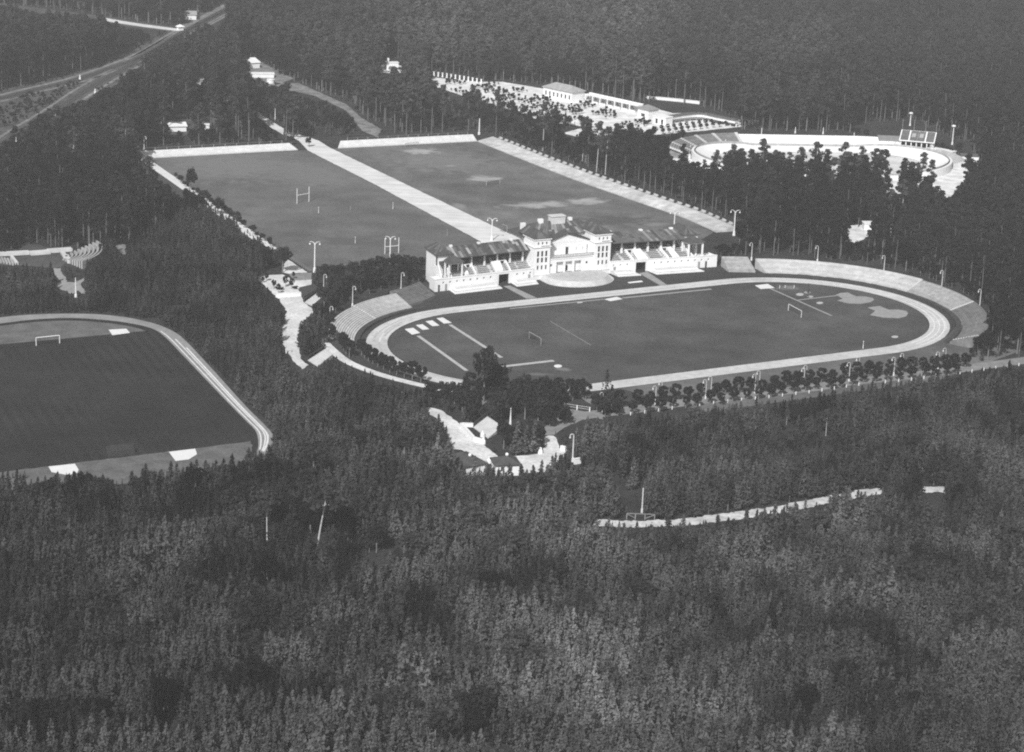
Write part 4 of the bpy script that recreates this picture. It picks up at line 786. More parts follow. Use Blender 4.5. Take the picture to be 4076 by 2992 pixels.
def scatter(name, P, idx, scl, tone, meshes, label, cat):
    me = bpy.data.meshes.new(name); me.from_pydata([(x, y, 0) for x, y in P], [], [])
    for nm, ty, val in (('idx', 'INT', idx), ('scl', 'FLOAT', scl), ('tone', 'FLOAT', tone), ('rotz', 'FLOAT', rng.uniform(0, 6.283, len(P)))):
        a = me.attributes.new(nm, ty, 'POINT'); a.data.foreach_set('value', np.asarray(val, np.int32 if ty == 'INT' else np.float32))
    ob = bpy.data.objects.new(name, me); COL.objects.link(ob); tag(ob, label, cat, kind='stuff')
    src = bpy.data.collections.new(name + '_kinds')
    for i, m in enumerate(meshes): s = bpy.data.objects.new(f'{name}_kind_{i:02d}', m); src.objects.link(s)
    ng = bpy.data.node_groups.new(name, 'GeometryNodeTree'); ng.interface.new_socket('Geometry', in_out='INPUT', socket_type='NodeSocketGeometry'); ng.interface.new_socket('Geometry', in_out='OUTPUT', socket_type='NodeSocketGeometry')
    N, Lk = ng.nodes, ng.links; gi, go = N.new('NodeGroupInput'), N.new('NodeGroupOutput'); ip = N.new('GeometryNodeInstanceOnPoints'); ci = N.new('GeometryNodeCollectionInfo')
    ci.inputs['Collection'].default_value = src; ci.inputs['Separate Children'].default_value = True; ci.inputs['Reset Children'].default_value = True
    def attr(nm, ty): x = N.new('GeometryNodeInputNamedAttribute'); x.data_type = ty; x.inputs[0].default_value = nm; return x.outputs[0]
    cx = N.new('ShaderNodeCombineXYZ'); Lk.new(attr('rotz', 'FLOAT'), cx.inputs[2]); ip.inputs['Pick Instance'].default_value = True
    Lk.new(gi.outputs[0], ip.inputs['Points']); Lk.new(ci.outputs[0], ip.inputs['Instance']); Lk.new(attr('idx', 'INT'), ip.inputs['Instance Index']); Lk.new(cx.outputs[0], ip.inputs['Rotation']); Lk.new(attr('scl', 'FLOAT'), ip.inputs['Scale'])
    Lk.new(ip.outputs[0], go.inputs[0]); md = ob.modifiers.new('trees', 'NODES'); md.node_group = ng
    return ob
# tree tone by region, far haze and uneven light put into leaf colour, photograph place -> foliage factor
REGION_TONE = np.array([(2400, 120, 2.3), (1700, 150, 2.1), (300, 150, .95), (900, 150, 1.15), (1500, 400, 1.1), (2200, 550, .6), (3000, 200, 1.35), (3700, 250, .85), (3950, 700, .55), (3950, 1150, .5), (3300, 950, .35), (2700, 700, .4), (300, 500, .55), (300, 900, .35), (900, 350, .75), (900, 1050, .45), (900, 1250, .46), (1300, 1650, .6), (200, 1150, .55),
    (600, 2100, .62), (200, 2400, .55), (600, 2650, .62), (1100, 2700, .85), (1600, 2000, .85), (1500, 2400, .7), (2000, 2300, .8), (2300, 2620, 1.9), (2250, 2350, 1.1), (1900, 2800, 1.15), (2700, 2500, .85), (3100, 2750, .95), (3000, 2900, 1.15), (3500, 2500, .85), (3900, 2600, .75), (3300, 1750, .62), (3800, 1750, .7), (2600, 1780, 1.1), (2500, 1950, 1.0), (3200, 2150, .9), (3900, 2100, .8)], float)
def region_tone(I):
    d2 = ((I[:, None, :] - REGION_TONE[None, :, :2]) ** 2).sum(2) + 120.0 ** 2; w = d2 ** -1.6; return .77 * (w * REGION_TONE[:, 2]).sum(1) / w.sum(1)
def keep_out(P):                            # the oval grounds themselves
    bad = np.zeros(len(P), bool)
    for (cx, cy, a, L_, R) in ((TC[0], TC[1], TA, TL, 53.0), (113.0, 827.0, math.radians(7), 42.0, 39.0)):
        u = (P[:, 0] - cx) * math.cos(a) + (P[:, 1] - cy) * math.sin(a); v = -(P[:, 0] - cx) * math.sin(a) + (P[:, 1] - cy) * math.cos(a); bad |= np.hypot(np.maximum(np.abs(u) - L_ / 2, 0), v) < R
    return bad | inside(PR(np.c_[P, np.zeros(len(P))]), gs([(380, 40), (1750, 40), (1800, 480), (1480, 600), (1490, 790), (930, 820), (720, 680), (980, 480)]))
ALL = []
# young plantation
P = grid(1.62, 1.62, .45, 255, 900); I = PR(np.c_[P, np.zeros(len(P))])
yng = I[:, 1] > np.interp(I[:, 0], SPLIT_X, SPLIT_Y); P = P[yng]; I = I[yng]
sc_ = (.38 + .9 * value_noise(P, 7, 3) + .25 * value_noise(P, 34, 4) + .3 * rng.random(len(P))); sc_ *= np.where(I[:, 1] < 1900, .66, .77); sc_[(I[:, 0] > 2300) & (I[:, 0] < 3300) & (I[:, 1] > 1640) & (I[:, 1] < 2010)] *= .85; sc_[rng.random(len(P)) < .015] *= 1.4
P_h = 6.2 * sc_; ok = ~in_open(P, P_h) & ~keep_out(P); P, sc_, I = P[ok], sc_[ok], I[ok]
gap = value_noise(P, 13, 9); ok = ~((gap > .85) & (rng.random(len(P)) < .85)); P, sc_, I = P[ok], sc_[ok], I[ok]
tone = region_tone(I) * np.clip(1 + 1.2 * (value_noise(P, 17, 5) - .5) + 1.25 * (value_noise(P, 5, 6) - .5), .22, 2.3) * 1.15 - 1; idx = rng.integers(0, 6, len(P))
inview = (I[:, 0] > -20) & (I[:, 0] < 4096); dist = np.where(inview, np.hypot(P[:, 0], P[:, 1]), 1e9)
ALL.append(P); near = np.zeros(len(P), bool); vis = np.where(PR(np.c_[P, 5.4 * sc_])[:, 1] < 2985, dist, 1e9); near[np.argsort(vis)[:290]] = True
for x, y, s_, k in zip(P[near, 0], P[near, 1], sc_[near], idx[near]):
    tree('pine_tree', YP[k], x, y, 'young pine in the dense plantation along the bottom edge of the view', 'young pines along the bottom edge', float(s_))
far = ~near
br = (value_noise(P, 9, 44) > .70) & (rng.random(len(P)) < .33) & (I[:, 1] > 1700); idx = np.where(br, rng.integers(6, 10, len(P)), idx); sc_ = np.where(br, sc_ * rng.uniform(.62, .95, len(P)), sc_); tone = np.where(br, (tone + 1) * rng.uniform(1.2, 2.3, len(P)) - 1, tone)
br &= ~in_open(P, 8.5 * sc_); far &= ~((idx >= 6) & ~br)
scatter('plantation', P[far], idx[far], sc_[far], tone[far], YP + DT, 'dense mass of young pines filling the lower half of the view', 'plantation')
# tall old wood
P = grid(4.1, 4.1, .42, 560, 1750); I = PR(np.c_[P, np.zeros(len(P))]); old = I[:, 1] <= np.interp(I[:, 0], SPLIT_X, SPLIT_Y); P, I = P[old], I[old]
sc_ = .62 + .35 * value_noise(P, 60, 13) + .28 * rng.random(len(P)); sc_[(I[:, 0] > 2600) & (I[:, 1] > 640)] *= .78; ok = ~in_open(P, 17 * sc_) & ~keep_out(P); P, sc_, I = P[ok], sc_[ok], I[ok]
ALL.append(P); bl = value_noise(P, 55, 21); idx = np.where(rng.random(len(P)) < np.clip((bl - .45) * 3, .03, .75), rng.integers(6, 10, len(P)), rng.integers(0, 6, len(P)))
tone = region_tone(I) * (1 + .5 * (value_noise(P, 40, 15) - .5) + .4 * (value_noise(P, 12, 16) - .5)) - 1; s2 = np.where(idx >= 6, sc_ * 1.25, sc_)
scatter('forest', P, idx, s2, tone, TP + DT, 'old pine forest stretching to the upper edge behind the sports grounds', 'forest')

# lower growth that closes the edges of the wood
A_ = np.concatenate(ALL); CELL = 2.2; occ = set()
for i, j in np.floor(A_ / CELL).astype(int):
    occ.update(((i, j), (i + 1, j), (i - 1, j), (i, j + 1), (i, j - 1)))
P = grid(2.3, 2.3, .45, 300, 1500); I = PR(np.c_[P, np.zeros(len(P))]); m_ = (I[:, 0] > -150) & (I[:, 0] < 4250) & (I[:, 1] > -100); P, I = P[m_], I[m_]
m_ = np.array([(i, j) not in occ for i, j in np.floor(P / CELL).astype(int)]); P, I = P[m_], I[m_]
fr_ = rng.uniform(.45, 1.0, len(P)); hh = np.where(I[:, 1] > np.interp(I[:, 0], SPLIT_X, SPLIT_Y), 2.6, 5.0) * fr_
ok = ~in_open(P, hh) & ~keep_out(P); P, I, hh = P[ok], I[ok], hh[ok]
sparse = (I[:, 0] > 1050) & (I[:, 0] < 3000) & (I[:, 1] < 560) & (rng.random(len(P)) < .5); P, I, hh = P[~sparse], I[~sparse], hh[~sparse]
yg = I[:, 1] > np.interp(I[:, 0], SPLIT_X, SPLIT_Y); idx = np.where(yg | (rng.random(len(P)) < .3), rng.integers(0, 6, len(P)), rng.integers(6, 10, len(P))); scl = hh / np.where(idx < 6, 6.2, 8.2)
scatter('undergrowth', P, idx, scl, region_tone(I) * rng.uniform(.8, 1.2, len(P)) - 1, YP + DT, 'low bushes and saplings closing the edges of the woods', 'undergrowth')

# ------------------------------------------------------------------ lamps, masts, goals
def hook_lamp(px, py, h, label, group=None, flip=1, name='street_lamp', r=.11, toward=None):
    x, y = G(px, py); t = empty(name, (x, y, 0), label, 'lamp', group)
    foot = MB().tube([(x, y, 0), (x, y, .9), (x, y, 1.15)], [r * 1.9, r * 1.6, r], 8).build('foot', 'white_paint', t)
    dx, dy = toward or (flip * .95, -.3); R = .42; pts = [(x, y, 1.1), (x, y, h * .6), (x, y, h - R)]
    for a in np.linspace(20, 190, 8): a = math.radians(a); k = R * (1 - math.cos(a)); pts.append((x + dx * k, y + dy * k, h - R + R * math.sin(a)))
    MB().tube(pts, [r, r * .8, r * .6] + [r * .55] * 8, 6).build('pole', 'lamp_paint', t)
    e = pts[-1]; lp = MB(); lp.tube([(e[0], e[1], e[2] + .05), (e[0], e[1], e[2] - .2), (e[0], e[1], e[2] - .42)], [.06, .18, .21], 8); lp.build('lamp_head', 'lamp_paint', t)
    return t
def double_lamp(px, py, h, label, group):
    x, y = G(px, py); t = empty('double_arm_lamp', (x, y, 0), label, 'lamp', group)
    MB().tube([(x, y, 0), (x, y, 1.2), (x, y, 1.6)], [.5, .36, .24], 8).build('foot', 'white_paint', t)
    MB().tube([(x, y, 1.5), (x, y, h * .7), (x, y, h - .5)], [.22, .17, .15], 8).build('pole', 'white_paint', t)
    for s_ in (-1, 1):
        pts = [(x, y, h - 1.0), (x + s_ * .35, y, h - .3), (x + s_ * .9, y, h), (x + s_ * 1.45, y, h - .05)]
        a = MB().tube(pts, [.13, .1, .08, .06], 6).build('arm', 'white_paint', t); e = pts[-1]
        MB().tube([(e[0], e[1], e[2]), (e[0], e[1], e[2] - .45)], .03, 4).build('chain', 'white_paint', a); MB().tube([(e[0], e[1], e[2] - .42), (e[0], e[1], e[2] - .6), (e[0], e[1], e[2] - .8)], [.08, .24, .26], 8).build('lamp_head', 'white_paint', a)
for px, py, h, lab in ((1252, 1083, 9.2, 'double-arm white lamp at the corner of the rugby field by the plaza'), (1552, 1047, 8.2, 'double-arm white lamp before the near rugby posts'), (1957, 957, 7.2, 'double-arm white lamp where the straight road meets the left wing roof'),
                       (2682, 925, 7.0, 'double-arm white lamp behind the right wing roof'), (2921, 937, 8.4, 'double-arm white lamp at the lower end of the striped bank')):
    double_lamp(px, py, h, lab, 'double-arm lamps round the playing fields')
LG = 'hooked lamps along the top of the curved stands'
for i, (px, py, h) in enumerate(((1596, 1160, 5.6), (1403, 1222, 6.0), (1313, 1275, 4.0))):
    hook_lamp(px, py, h, f'{ordinal(i)} hooked white lamp from the grandstand along the left curved stand', LG, 1, r=.16)
for i, (px, py, h) in enumerate(((2990.7, 1036, 5.6), (3253, 1044, 5.3), (3517, 1088, 5.6), (3747, 1154, 6.0), (3898, 1232, 6.1))):
    hook_lamp(px, py, h, f'{ordinal(i)} hooked white lamp from the grandstand along the right curved stand', LG, -1, r=.16)
for px, py, h, lab in ((574, 637, 8.6, 'tall hooked white lamp at the far left corner of the rugby field'), (1288, 1162, 5.2, 'hooked white lamp beside the dark hedge block at the plaza'), (3211, 880, 6.6, 'hooked white lamp standing among pines left of the small clearing'),
        (3476, 890, 6.0, 'hooked white lamp beside the small white hut in the pines'), (3168, 945, 1.8, 'short hooked lamp deep among the pines'), (3946, 1262, 2.6, 'hooked lamp top showing behind the right stand'), (4066, 1375, 3.4, 'hooked lamp at the right edge in the trees'), (3955, 1318, 2.4, 'hooked lamp in the shrubs right of the last terrace'),
        (2279, 1838, 6.6, 'large hooked white lamp beside the white gate wall'), (1599, 1590, 2.6, 'hooked lamp in the pines under the ring path'), (690, 895, 3.3, 'hooked lamp in the trees left of the rugby field'), (800, 955, 2.2, 'lower hooked lamp in the trees left of the rugby field'), (1139, 1405, 2.4, 'short hooked lamp at the left edge of the gravel path'), (2398, 1640, 5.0, 'hooked lamp at the gate end of the avenue, under the spruce')):
    hook_lamp(px, py, h, lab, None, -1 if px > 2000 else 1, r=.2 if px in (2279, 574) else .13)
NEAR = [(2606, 1536), (2806, 1510), (3002, 1488), (3196, 1462), (3377, 1440), (3555, 1418), (3731, 1396)]; FARL = [(2630, 1520), (2827, 1500.5), (3019, 1477.6), (3205, 1455), (3414, 1422), (3589, 1406), (3758, 1384)]
for i, (px, py) in enumerate(NEAR): hook_lamp(px + 2, py + 77, 5.0, f'{ordinal(i)} hooked lamp from the gate along the avenue, path side', 'hooked lamps of the avenue', -1)
for i, (px, py) in enumerate(FARL): hook_lamp(px + 2, py + 72, 4.9, f'{ordinal(i)} hooked lamp from the gate along the avenue, track side', 'hooked lamps of the avenue', -1)
def mast(px, py, h, label, r=.22, top=.04, m='white_paint', cat='mast', name='flag_mast', ball=False):
    x, y = G(px, py); t = empty(name, (x, y, 0), label, cat)
    MB().tube([(x, y, 0), (x, y, .8), (x, y, 1.0)], [r * 1.7, r * 1.5, r], 8).build('foot', m, t); MB().tube([(x, y, .9), (x, y, h)], [r, top], 7).build('pole', m, t)
    MB().blob((x, y, h), .14 if not ball else .9, .14 if not ball else .9, .14 if not ball else .55).build('finial', m, t)
mast(302, 1182, 5.4, 'tall white mast by the forked path below the open-air theatre', .24, .1); mast(2030, 1720, 5.8, 'white tapering mast behind the gatehouses', .34, .05); mast(1907, 535, 6.2, 'white mast at the far corner of the football field', .3, .2)
mast(1095, 484, 5.2, 'thin white mast beside the far end of the road', .2, .1); mast(2555, 2040, 5.4, 'pale post beside the barrier on the forest road', .17, .13, 'lamp_paint'); mast(3435, 1387, 2.0, 'short flag pole on the infield near the lower straight', .07, .05)
mast(3790, 575, 7.4, 'white floodlight mast with mushroom head right of the cycling grandstand', .25, .2, ball=True); mast(3622, 500, 5.2, 'white floodlight mast with mushroom head above the cycling grandstand', .25, .2, ball=True); mast(1652, 275, 2.8, 'white post between the memorial and the colonnade', .3, .25)
mast(2005, 425, 3.2, 'white post at the edge of the bathing meadow', .2, .1)
for i, (px, py, h) in enumerate(((1268, 848, 2.0), (1564, 832, 2.2), (1414, 968, 2.0), (1780, 938, 2.0), (1396, 836, 1.2))): mast(px, py, h, ['marker pole below the far rugby posts', 'marker pole by the middle road, halfway down', 'marker pole in the middle of the near half', 'marker pole near the left wing roof', 'faint short marker in mid field'][i] + ' on the rugby field', .06, .05, 'grey_paint' if i > 2 else 'white_paint', 'pole', 'marker_pole')
for i, (px, py) in enumerate(((379, 372), (234, 462), (66, 565), (318.6, 316))): mast(px, py, 1.9, f'{["white marker post beside the straight railway track, upper one", "white marker post beside the straight railway track, middle one", "white marker post beside the straight railway track, lowest one", "white marker post beside the curving railway track"][i]}', .3, .28, 'white_paint', 'post', 'marker_post')
def goal(p, q, h, label, m='white_paint', net=True, depth=1.0, r=.09, nw=.015):
    a, b = np.array(G(*p)), np.array(G(*q)); c = (a + b) / 2; t = empty('football_goal', (*c, 0), label, 'goal'); d = b - a; nn = np.array([-d[1], d[0]]) / np.hypot(*d) * depth
    for e in (a, b): MB().tube([(*e, 0), (*e, h)], r, 6).build('post', m, t)
    MB().tube([(*a, h), (*b, h)], r, 6).build('crossbar', m, t)
    if net:
        mb = MB(); k = 18
        for i in range(k + 1):
            f = i / k; e = a + d * f; mb.bar((*e, h), (*(e + nn), .02), nw, nw)
        for j in range(7):
            f = j / 6; mb.bar((*(a + nn * f), h * (1 - f) + .02), (*(b + nn * f), h * (1 - f) + .02), nw, nw)
        mb.build('net', 'net', t)
    return t
goal((144.2, 1376), (237.5, 1366), 2.15, 'white football goal at the far end of the practice pitch', depth=1.2, r=.12); goal((425, 1812), (528, 1799), 2.1, 'shadow-dark football goal at the near end of the practice pitch, seen from behind', 'dark_paint', depth=-1.4, r=.07, nw=.09)  # near goal: shadow smudge put into dark posts and thick net bars
goal((3189, 1264), (3137.5, 1236), 1.95, 'white football goal at the far end of the stadium infield', depth=-1.2); goal((2153, 1374), (2106, 1348), 1.9, 'dull football goal at the left end of the stadium infield', 'grey_paint', depth=1.2)
goal((1613, 586), (1665, 580), 1.5, 'football goal under the far gravel bank', 'grey_paint'); goal((1936, 738), (1990, 733), 1.7, 'football goal in the middle of the worn football field', 'concrete_mid'); goal((2018, 925), (1999, 917), 2.1, 'football goal beside the road end close to the grandstand roof', 'grey_paint')
def rugby(p, q, h, hb, label):
    a, b = np.array(G(*p)), np.array(G(*q)); t = empty('rugby_posts', (*((a + b) / 2), 0), label, 'rugby posts', 'rugby posts')
    for e in (a, b): MB().tube([(*e, 0), (*e, h)], .12, 6).build('post', 'white_paint', t)
    MB().tube([(*a, hb), (*b, hb)], .1, 6).build('crossbar', 'white_paint', t)
rugby((1182, 811), (1229.7, 803), 5.2, 2.9, 'white H-shaped rugby posts at the far end of the rugby field'); rugby((1531.7, 1011), (1586.5, 1006), 4.8, 2.3, 'white H-shaped rugby posts behind the double-arm lamp')
for i, (px, py, h) in enumerate(((3103, 1150, 1.2), (3125, 1148, 1.1), (3160, 1150, 1.3), (3217, 1162, 2.4), (3216, 1186, 1.6))):
    x, y = G(px, py); t = empty('jump_stand', (x, y, 0), f'{ordinal(i)} dark jump stand from the sand pit beside the long run-up', 'jump stand', 'jump stands on the infield')
    MB().box(x - .35, x + .35, y - .35, y + .35, 0, .12).build('base', 'dark_paint', t); MB().tube([(x, y, .1), (x, y, h)], .09, 5).build('post', 'white_paint' if i < 3 else 'dark_paint', t); MB().box(x - .3, x + .3, y - .1, y + .1, h, h + .15).build('bracket', 'dark_paint', t)
# ------------------------------------------------------------------ fences, benches
def fence(pts, sp, h, m, label, pname='fence', rails=(.5, .95), w=.09, g=None):
    P = np.array(pts, float); Lg = np.hypot(*np.diff(P, axis=0).T).sum(); n = max(2, int(Lg / sp)); Q = resample(P, n + 1); t = empty(pname, (*Q[0], 0), label, 'fence', g); me = MB().box(-w / 2, w / 2, -w / 2, w / 2, 0, h).mesh('post', m)
    for x, y in Q: put('post', me, t, (x - Q[0][0], y - Q[0][1], 0))
    for f in rails:
        mb = MB()
        for a, b in zip(Q[:-1], Q[1:]): mb.bar((*a, h * f), (*b, h * f), .05, .06)
        mb.build('rail', m, t)
    return t
fence(GP([(1147, 1025), (1230, 1081), (1274, 1075), (1680, 1030)]), 1.6, 1.0, 'wood', 'low post fence round the near left corner of the rugby field')
fence(shift([G(586, 630), G(900, 612.5), G(1140, 599)], 4.6), 4.1, 2.9, 'wood', 'tall post fence on top of the white bank behind the rugby field', rails=(.97,), w=.22)
fence(shift([G(1400, 587), G(1600, 577), G(1880, 563)], 4.6), 4.1, 2.9, 'wood', 'tall post fence on top of the white bank behind the football field', rails=(.97,), w=.22)
fence([AV_ for AV_ in offset(resample(AV, 50), -3.4)[4:46]], 3.9, .8, 'white_paint', 'row of short white posts along the near edge of the avenue', rails=(), w=.22)
fence(GP(gs([(1760, 235), (1940, 265), (2080, 285)])), 5.5, 1.2, 'white_paint', 'dark rail on white posts across the gate end of the stadium', w=.25)
fence(GP(gs([(1640, 590), (1690, 690), (1760, 760)])), 1.5, 1.1, 'dark_paint', 'dark handrail beside the white ramp at the gate', w=.15)
fence([tuple(p) for p in resample(arc(53.4, 62, 5, 1), 40)], 3.2, 2.6, 'wood', 'post fence behind the long curved terrace', rails=(.95,), w=.16)
Q = resample(offset(resample(RB, 40), 7.7), 37); bme = [MB().box(-1.25, 1.25, -.28, .28, .55, .75).mesh('seat', 'bank_weathered'), MB().box(-1.25, 1.25, .22, .34, .76, 1.35).mesh('backrest', 'bank_weathered'), MB().box(-.15, .15, -.25, .25, 0, .55).mesh('leg', 'concrete_mid')]
for i, (x, y) in enumerate(Q[1:-1]):
    d = Q[i + 2] - Q[i]; t = empty('stone_bench', (x, y, 0), f'{ordinal(i)} pale bench from the far corner on top of the striped bank', 'bench', 'benches on top of the striped bank'); t.rotation_euler = (0, 0, math.atan2(d[1], d[0]) + math.pi * 0)
    t.location.z = 1.0; t.scale = (1.0, 1.3, .8); put('seat', bme[0], t); put('backrest', bme[1], t); put('leg', bme[2], t, (-.9, 0, 0)); put('leg', bme[2], t, (.9, 0, 0))
    MB().box(x - 1.5, x + 1.5, y - .6, y + .6, 0, 1.22).build('mound', 'bank_weathered', t) if False else None
# ------------------------------------------------------------------ gate, plaza, stairs
def stair(q, z0_, z1_, n, m, label, rail=None):
    """q: bottom-left, top-left, top-right, bottom-right in the photograph."""
    P = [np.array(G(*p)) for p in q]; t = empty('outdoor_stair', (*P[0], 0), label, 'stairs')
    for k in range(n):
        f0, f1 = k / n, (k + 1) / n; A, B, C_, D = P[0] * (1 - f0) + P[1] * f0, P[0] * (1 - f1) + P[1] * f1, P[3] * (1 - f1) + P[2] * f1, P[3] * (1 - f0) + P[2] * f0
        MB().prism([tuple(x) for x in (A, B, C_, D)], -.02, z0_ + (z1_ - z0_) * (k + 1) / n).build('step', m, t)
    if rail:
        a, b = (P[0], P[1]); mb = MB().bar((*a, z0_ + 1.0), (*b, z1_ + 1.0), .12, .35)
        for f in (0, .33, .66, 1): e = a * (1 - f) + b * f; zz = z0_ + (z1_ - z0_) * f; mb.bar((*e, zz - .1), (*e, zz + 1.0), .12, .12)
        mb.build('handrail', 'dark_paint', t)
    return t
stair([(1212, 1204), (1272, 1172), (1297, 1182), (1241, 1218)], .1, 1.0, 9, 'plaster_old', 'pale outdoor stair beside the dark hedge block', True); stair([(1225, 1435), (1296, 1402), (1325, 1424), (1264, 1459)], .1, 1.0, 9, 'plaster_old', 'pale outdoor stair with dark handrail at the foot of the gravel path', True)
stair([(1884, 1702), (1940, 1674), (1999, 1713), (1943, 1746)], .1, 1.1, 10, 'plaster_old', 'broad pale outdoor stair behind the gatehouses', True)
def wall_line(pts, h, w, m, label, name='garden_wall', cap=True):
    P = [np.array(G(*p)) for p in pts]; t = empty(name, (*P[0], 0), label, 'wall'); mb, mc = MB(), MB()
    for a, b in zip(P[:-1], P[1:]): mb.bar((*a, h / 2), (*b, h / 2), w, h); mc.bar((*a, h + .05), (*b, h + .05), w + .15, .1)
    mb.build('wall', m, t); mc.build('coping', m, t); return t
wall_line([(1097, 1183), (1150, 1181), (1198, 1178)], 1.1, .5, 'plaster', 'white balustrade wall across the top of the gravel path'); wall_line([(1834, 1700), (1860, 1726), (1887, 1756), (1924, 1766)], 1.0, .4, 'plaster', 'low white retaining wall curving along the road to the broad stair')
wall_line([(1839, 1698), (1886, 1700)], .9, .3, 'plaster', 'short white wall at the foot of the broad stair'); wall_line([(2285, 1848), (2322, 1842)], 1.3, .35, 'plaster', 'white wall panel beside the large hooked lamp'); wall_line([(2232, 1790), (2250, 1795)], 1.0, .5, 'plaster', 'short white wall stub at the ramp head')
wall_line([(2571, 392), (2700, 404), (2785, 414)], 1.2, .6, 'plaster', 'long pale wall in the wood behind the bathing buildings')
x, y = G(1150, 1160); 
hb = GP(pz([(1085, 960), (1340, 900), (1440, 960), (1170, 1130)])); tag(MB().prism(hb, 0, 1.5).build('hedge', 'bank_slope'), 'dark clipped hedge block between the plaza and the pale stair', 'hedge')
def gatehouse(px, py, w, d, h, rot, label, zr=1.5, wins=2):
    x, y = G(px, py); t = empty('gatehouse', (x, y, 0), label, 'gatehouse', 'gatehouses at the stadium entrance'); c, s_ = math.cos(rot), math.sin(rot)
    T = lambda a, b, z: (x + a * c - b * s_, y + a * s_ + b * c, z)
    hs = [(-w / 2 + .8 + i * (w - 1.6) / wins + .3, -w / 2 + .8 + i * (w - 1.6) / wins + 1.2, 1.0, 2.1) for i in range(wins)]
    mb = MB(); wall_holes(mb, -w / 2, w / 2, 0, h, hs, T, -d / 2, -d / 2 + .3); mb.box(-w / 2, -w / 2 + .3, -d / 2 + .302, d / 2, 0, h, T); mb.box(w / 2 - .3, w / 2, -d / 2 + .302, d / 2, 0, h, T); mb.box(-w / 2 + .31, w / 2 - .31, d / 2 - .3, d / 2, 0, h, T); mb.build('wall', 'plaster', t)
    for q in hs: window(q, T, -d / 2 + .25, t)
    hip(MB(), T, -w / 2 - .4, w / 2 + .4, -d / 2 - .4, d / 2 + .4, h + .1, -w / 2 + d / 2, w / 2 - d / 2, -.02, .02, h + zr).build('roof', 'roof', t)
    MB().blob(T(w / 2 - d / 2, 0, h + zr + .3), .4, .4, .4).build('finial', 'plaster', t)
gatehouse(1853, 1872, 8.2, 5.0, 2.6, AB - math.radians(84), 'dark-roofed gatehouse left of the entrance road', 1.2); gatehouse(2010, 1880, 5.2, 4.6, 2.6, AB - math.radians(14), 'dark-roofed gatehouse with white front in the middle of the entrance', 1.3)
for i, (px, py) in enumerate(((1947, 1842), (2151, 1805), (1924, 1766), (1921, 1738))): mast(px, py, 1.4, ['white gate pillar between the two gatehouses', 'white gate pillar on the bright forecourt', 'dark-topped pillar at the corner of the retaining wall', 'small pillar at the foot of the broad stair'][i], .35, .3, 'plaster', 'pillar', 'gate_pillar')
# barrier on the forest road
x, y = G(2555, 2068); t = empty('road_barrier', (x, y, 0), 'timber barrier and sign at the corner of the forest road', 'barrier')
for dx in (-3.2, -1.4, .6, 2.6): MB().box(x + dx - .1, x + dx + .1, y - .1, y + .1, 0, 1.3).build('post', 'wood', t)
MB().bar((x - 3.2, y, 1.2), (x - 1.4, y, .3), .12, .12).build('brace', 'wood', t); MB().bar((x + .6, y, .3), (x + 2.6, y, 1.2), .12, .12).build('brace', 'wood', t); MB().bar((x - 3.2, y, 1.3), (x + 2.6, y, 1.3), .12, .12).build('rail', 'wood', t)
# ------------------------------------------------------------------ open-air theatre
t = empty('theatre_stage', (*G(140, 1012), 0), 'long white stage wall of the open-air theatre at the left edge', 'stage')
for a, b, h, w in (((-40, 1018), (115, 1010), .9, 2.2), ((118, 1012), (196, 1006), .7, 3.4), ((190, 1004), (285, 997), .9, 2.2)):
    A, B = G(*a), G(*b); MB().bar((*A, h / 2), (*B, h / 2), w, h).build('stage_block', 'plaster_old', t)
for a, b in (((248, 1008), (262, 1030)), ((266, 1026), (277, 1048))): MB().bar((*G(*a), .4), (*G(*b), .4), 1.2, .8).build('side_wall', 'plaster_old', t)
x0, y0 = G(255, 1028)
t = empty('theatre_seating', (x0, y0, 0), 'fan of curved bench rows right of the theatre stage', 'seating')
for k in range(9):
    R = 3.0 + 1.15 * k; c0 = np.array(G(238 + 4 * k, 1026)); mb = MB(); pts = [(c0[0] + R * math.cos(a) * .8, c0[1] + R * math.sin(a) * 1.35) for a in np.linspace(math.radians(-48), math.radians(52), 12)]
    for a, b in zip(pts[:-1], pts[1:]): mb.bar((*a, .25 + .12 * k), (*b, .25 + .12 * k), .5, .5 + .24 * k)
    mb.build('bench_row', 'concrete_mid', t)
t = empty('theatre_seating', (*G(20, 1040), 0), 'slanting bench rows left of the theatre stage, cut by the left edge', 'seating')
for k in range(7):
    a, b = G(-30 + 12 * k, 1024 + 2 * k), G(-20 + 12 * k, 1044 + 2 * k); MB().bar((*a, .3), (*b, .3), .5, .6).build('bench_row', 'concrete_mid', t)
MB().bar((*G(46, 1026), .4), (*G(68, 1054), .4), .8, .8).build('side_wall', 'plaster_old', t)
# ------------------------------------------------------------------ velodrome
VC, VA, VL = (113.0, 827.0), math.radians(7), 42.0
vc, vs_ = math.cos(VA), math.sin(VA)
def VW(u, v): return (VC[0] + u * vc - v * vs_, VC[1] + u * vs_ + v * vc)
def voval(R, n=40): return [VW(*p) for p in oval(R, n, VL)]
def vpt(R, deg):                       # point of the oval by angle (0 right end, 90 far side)
    a = math.radians(deg); d = (math.cos(a), math.sin(a)); c = VL / 2 * (1 if d[0] > 0 else -1)
    return VW(c + R * d[0], R * d[1])
def vpath(R, a0, a1, n=36):
    out = []
    for a in np.linspace(a0, a1, n):
        out.append(vpt(R, a))
        if len(out) > 1 and math.cos(math.radians(a)) * math.cos(math.radians(a - (a1 - a0) / (n - 1))) < 0: pass
    return out
t = empty('cycling_track', (*VC, 0), 'white banked cycling track half hidden behind the pines', 'cycle track'); Ri, Ro = 20.0, 27.0; A, B = voval(Ri), voval(Ro); n = len(A)
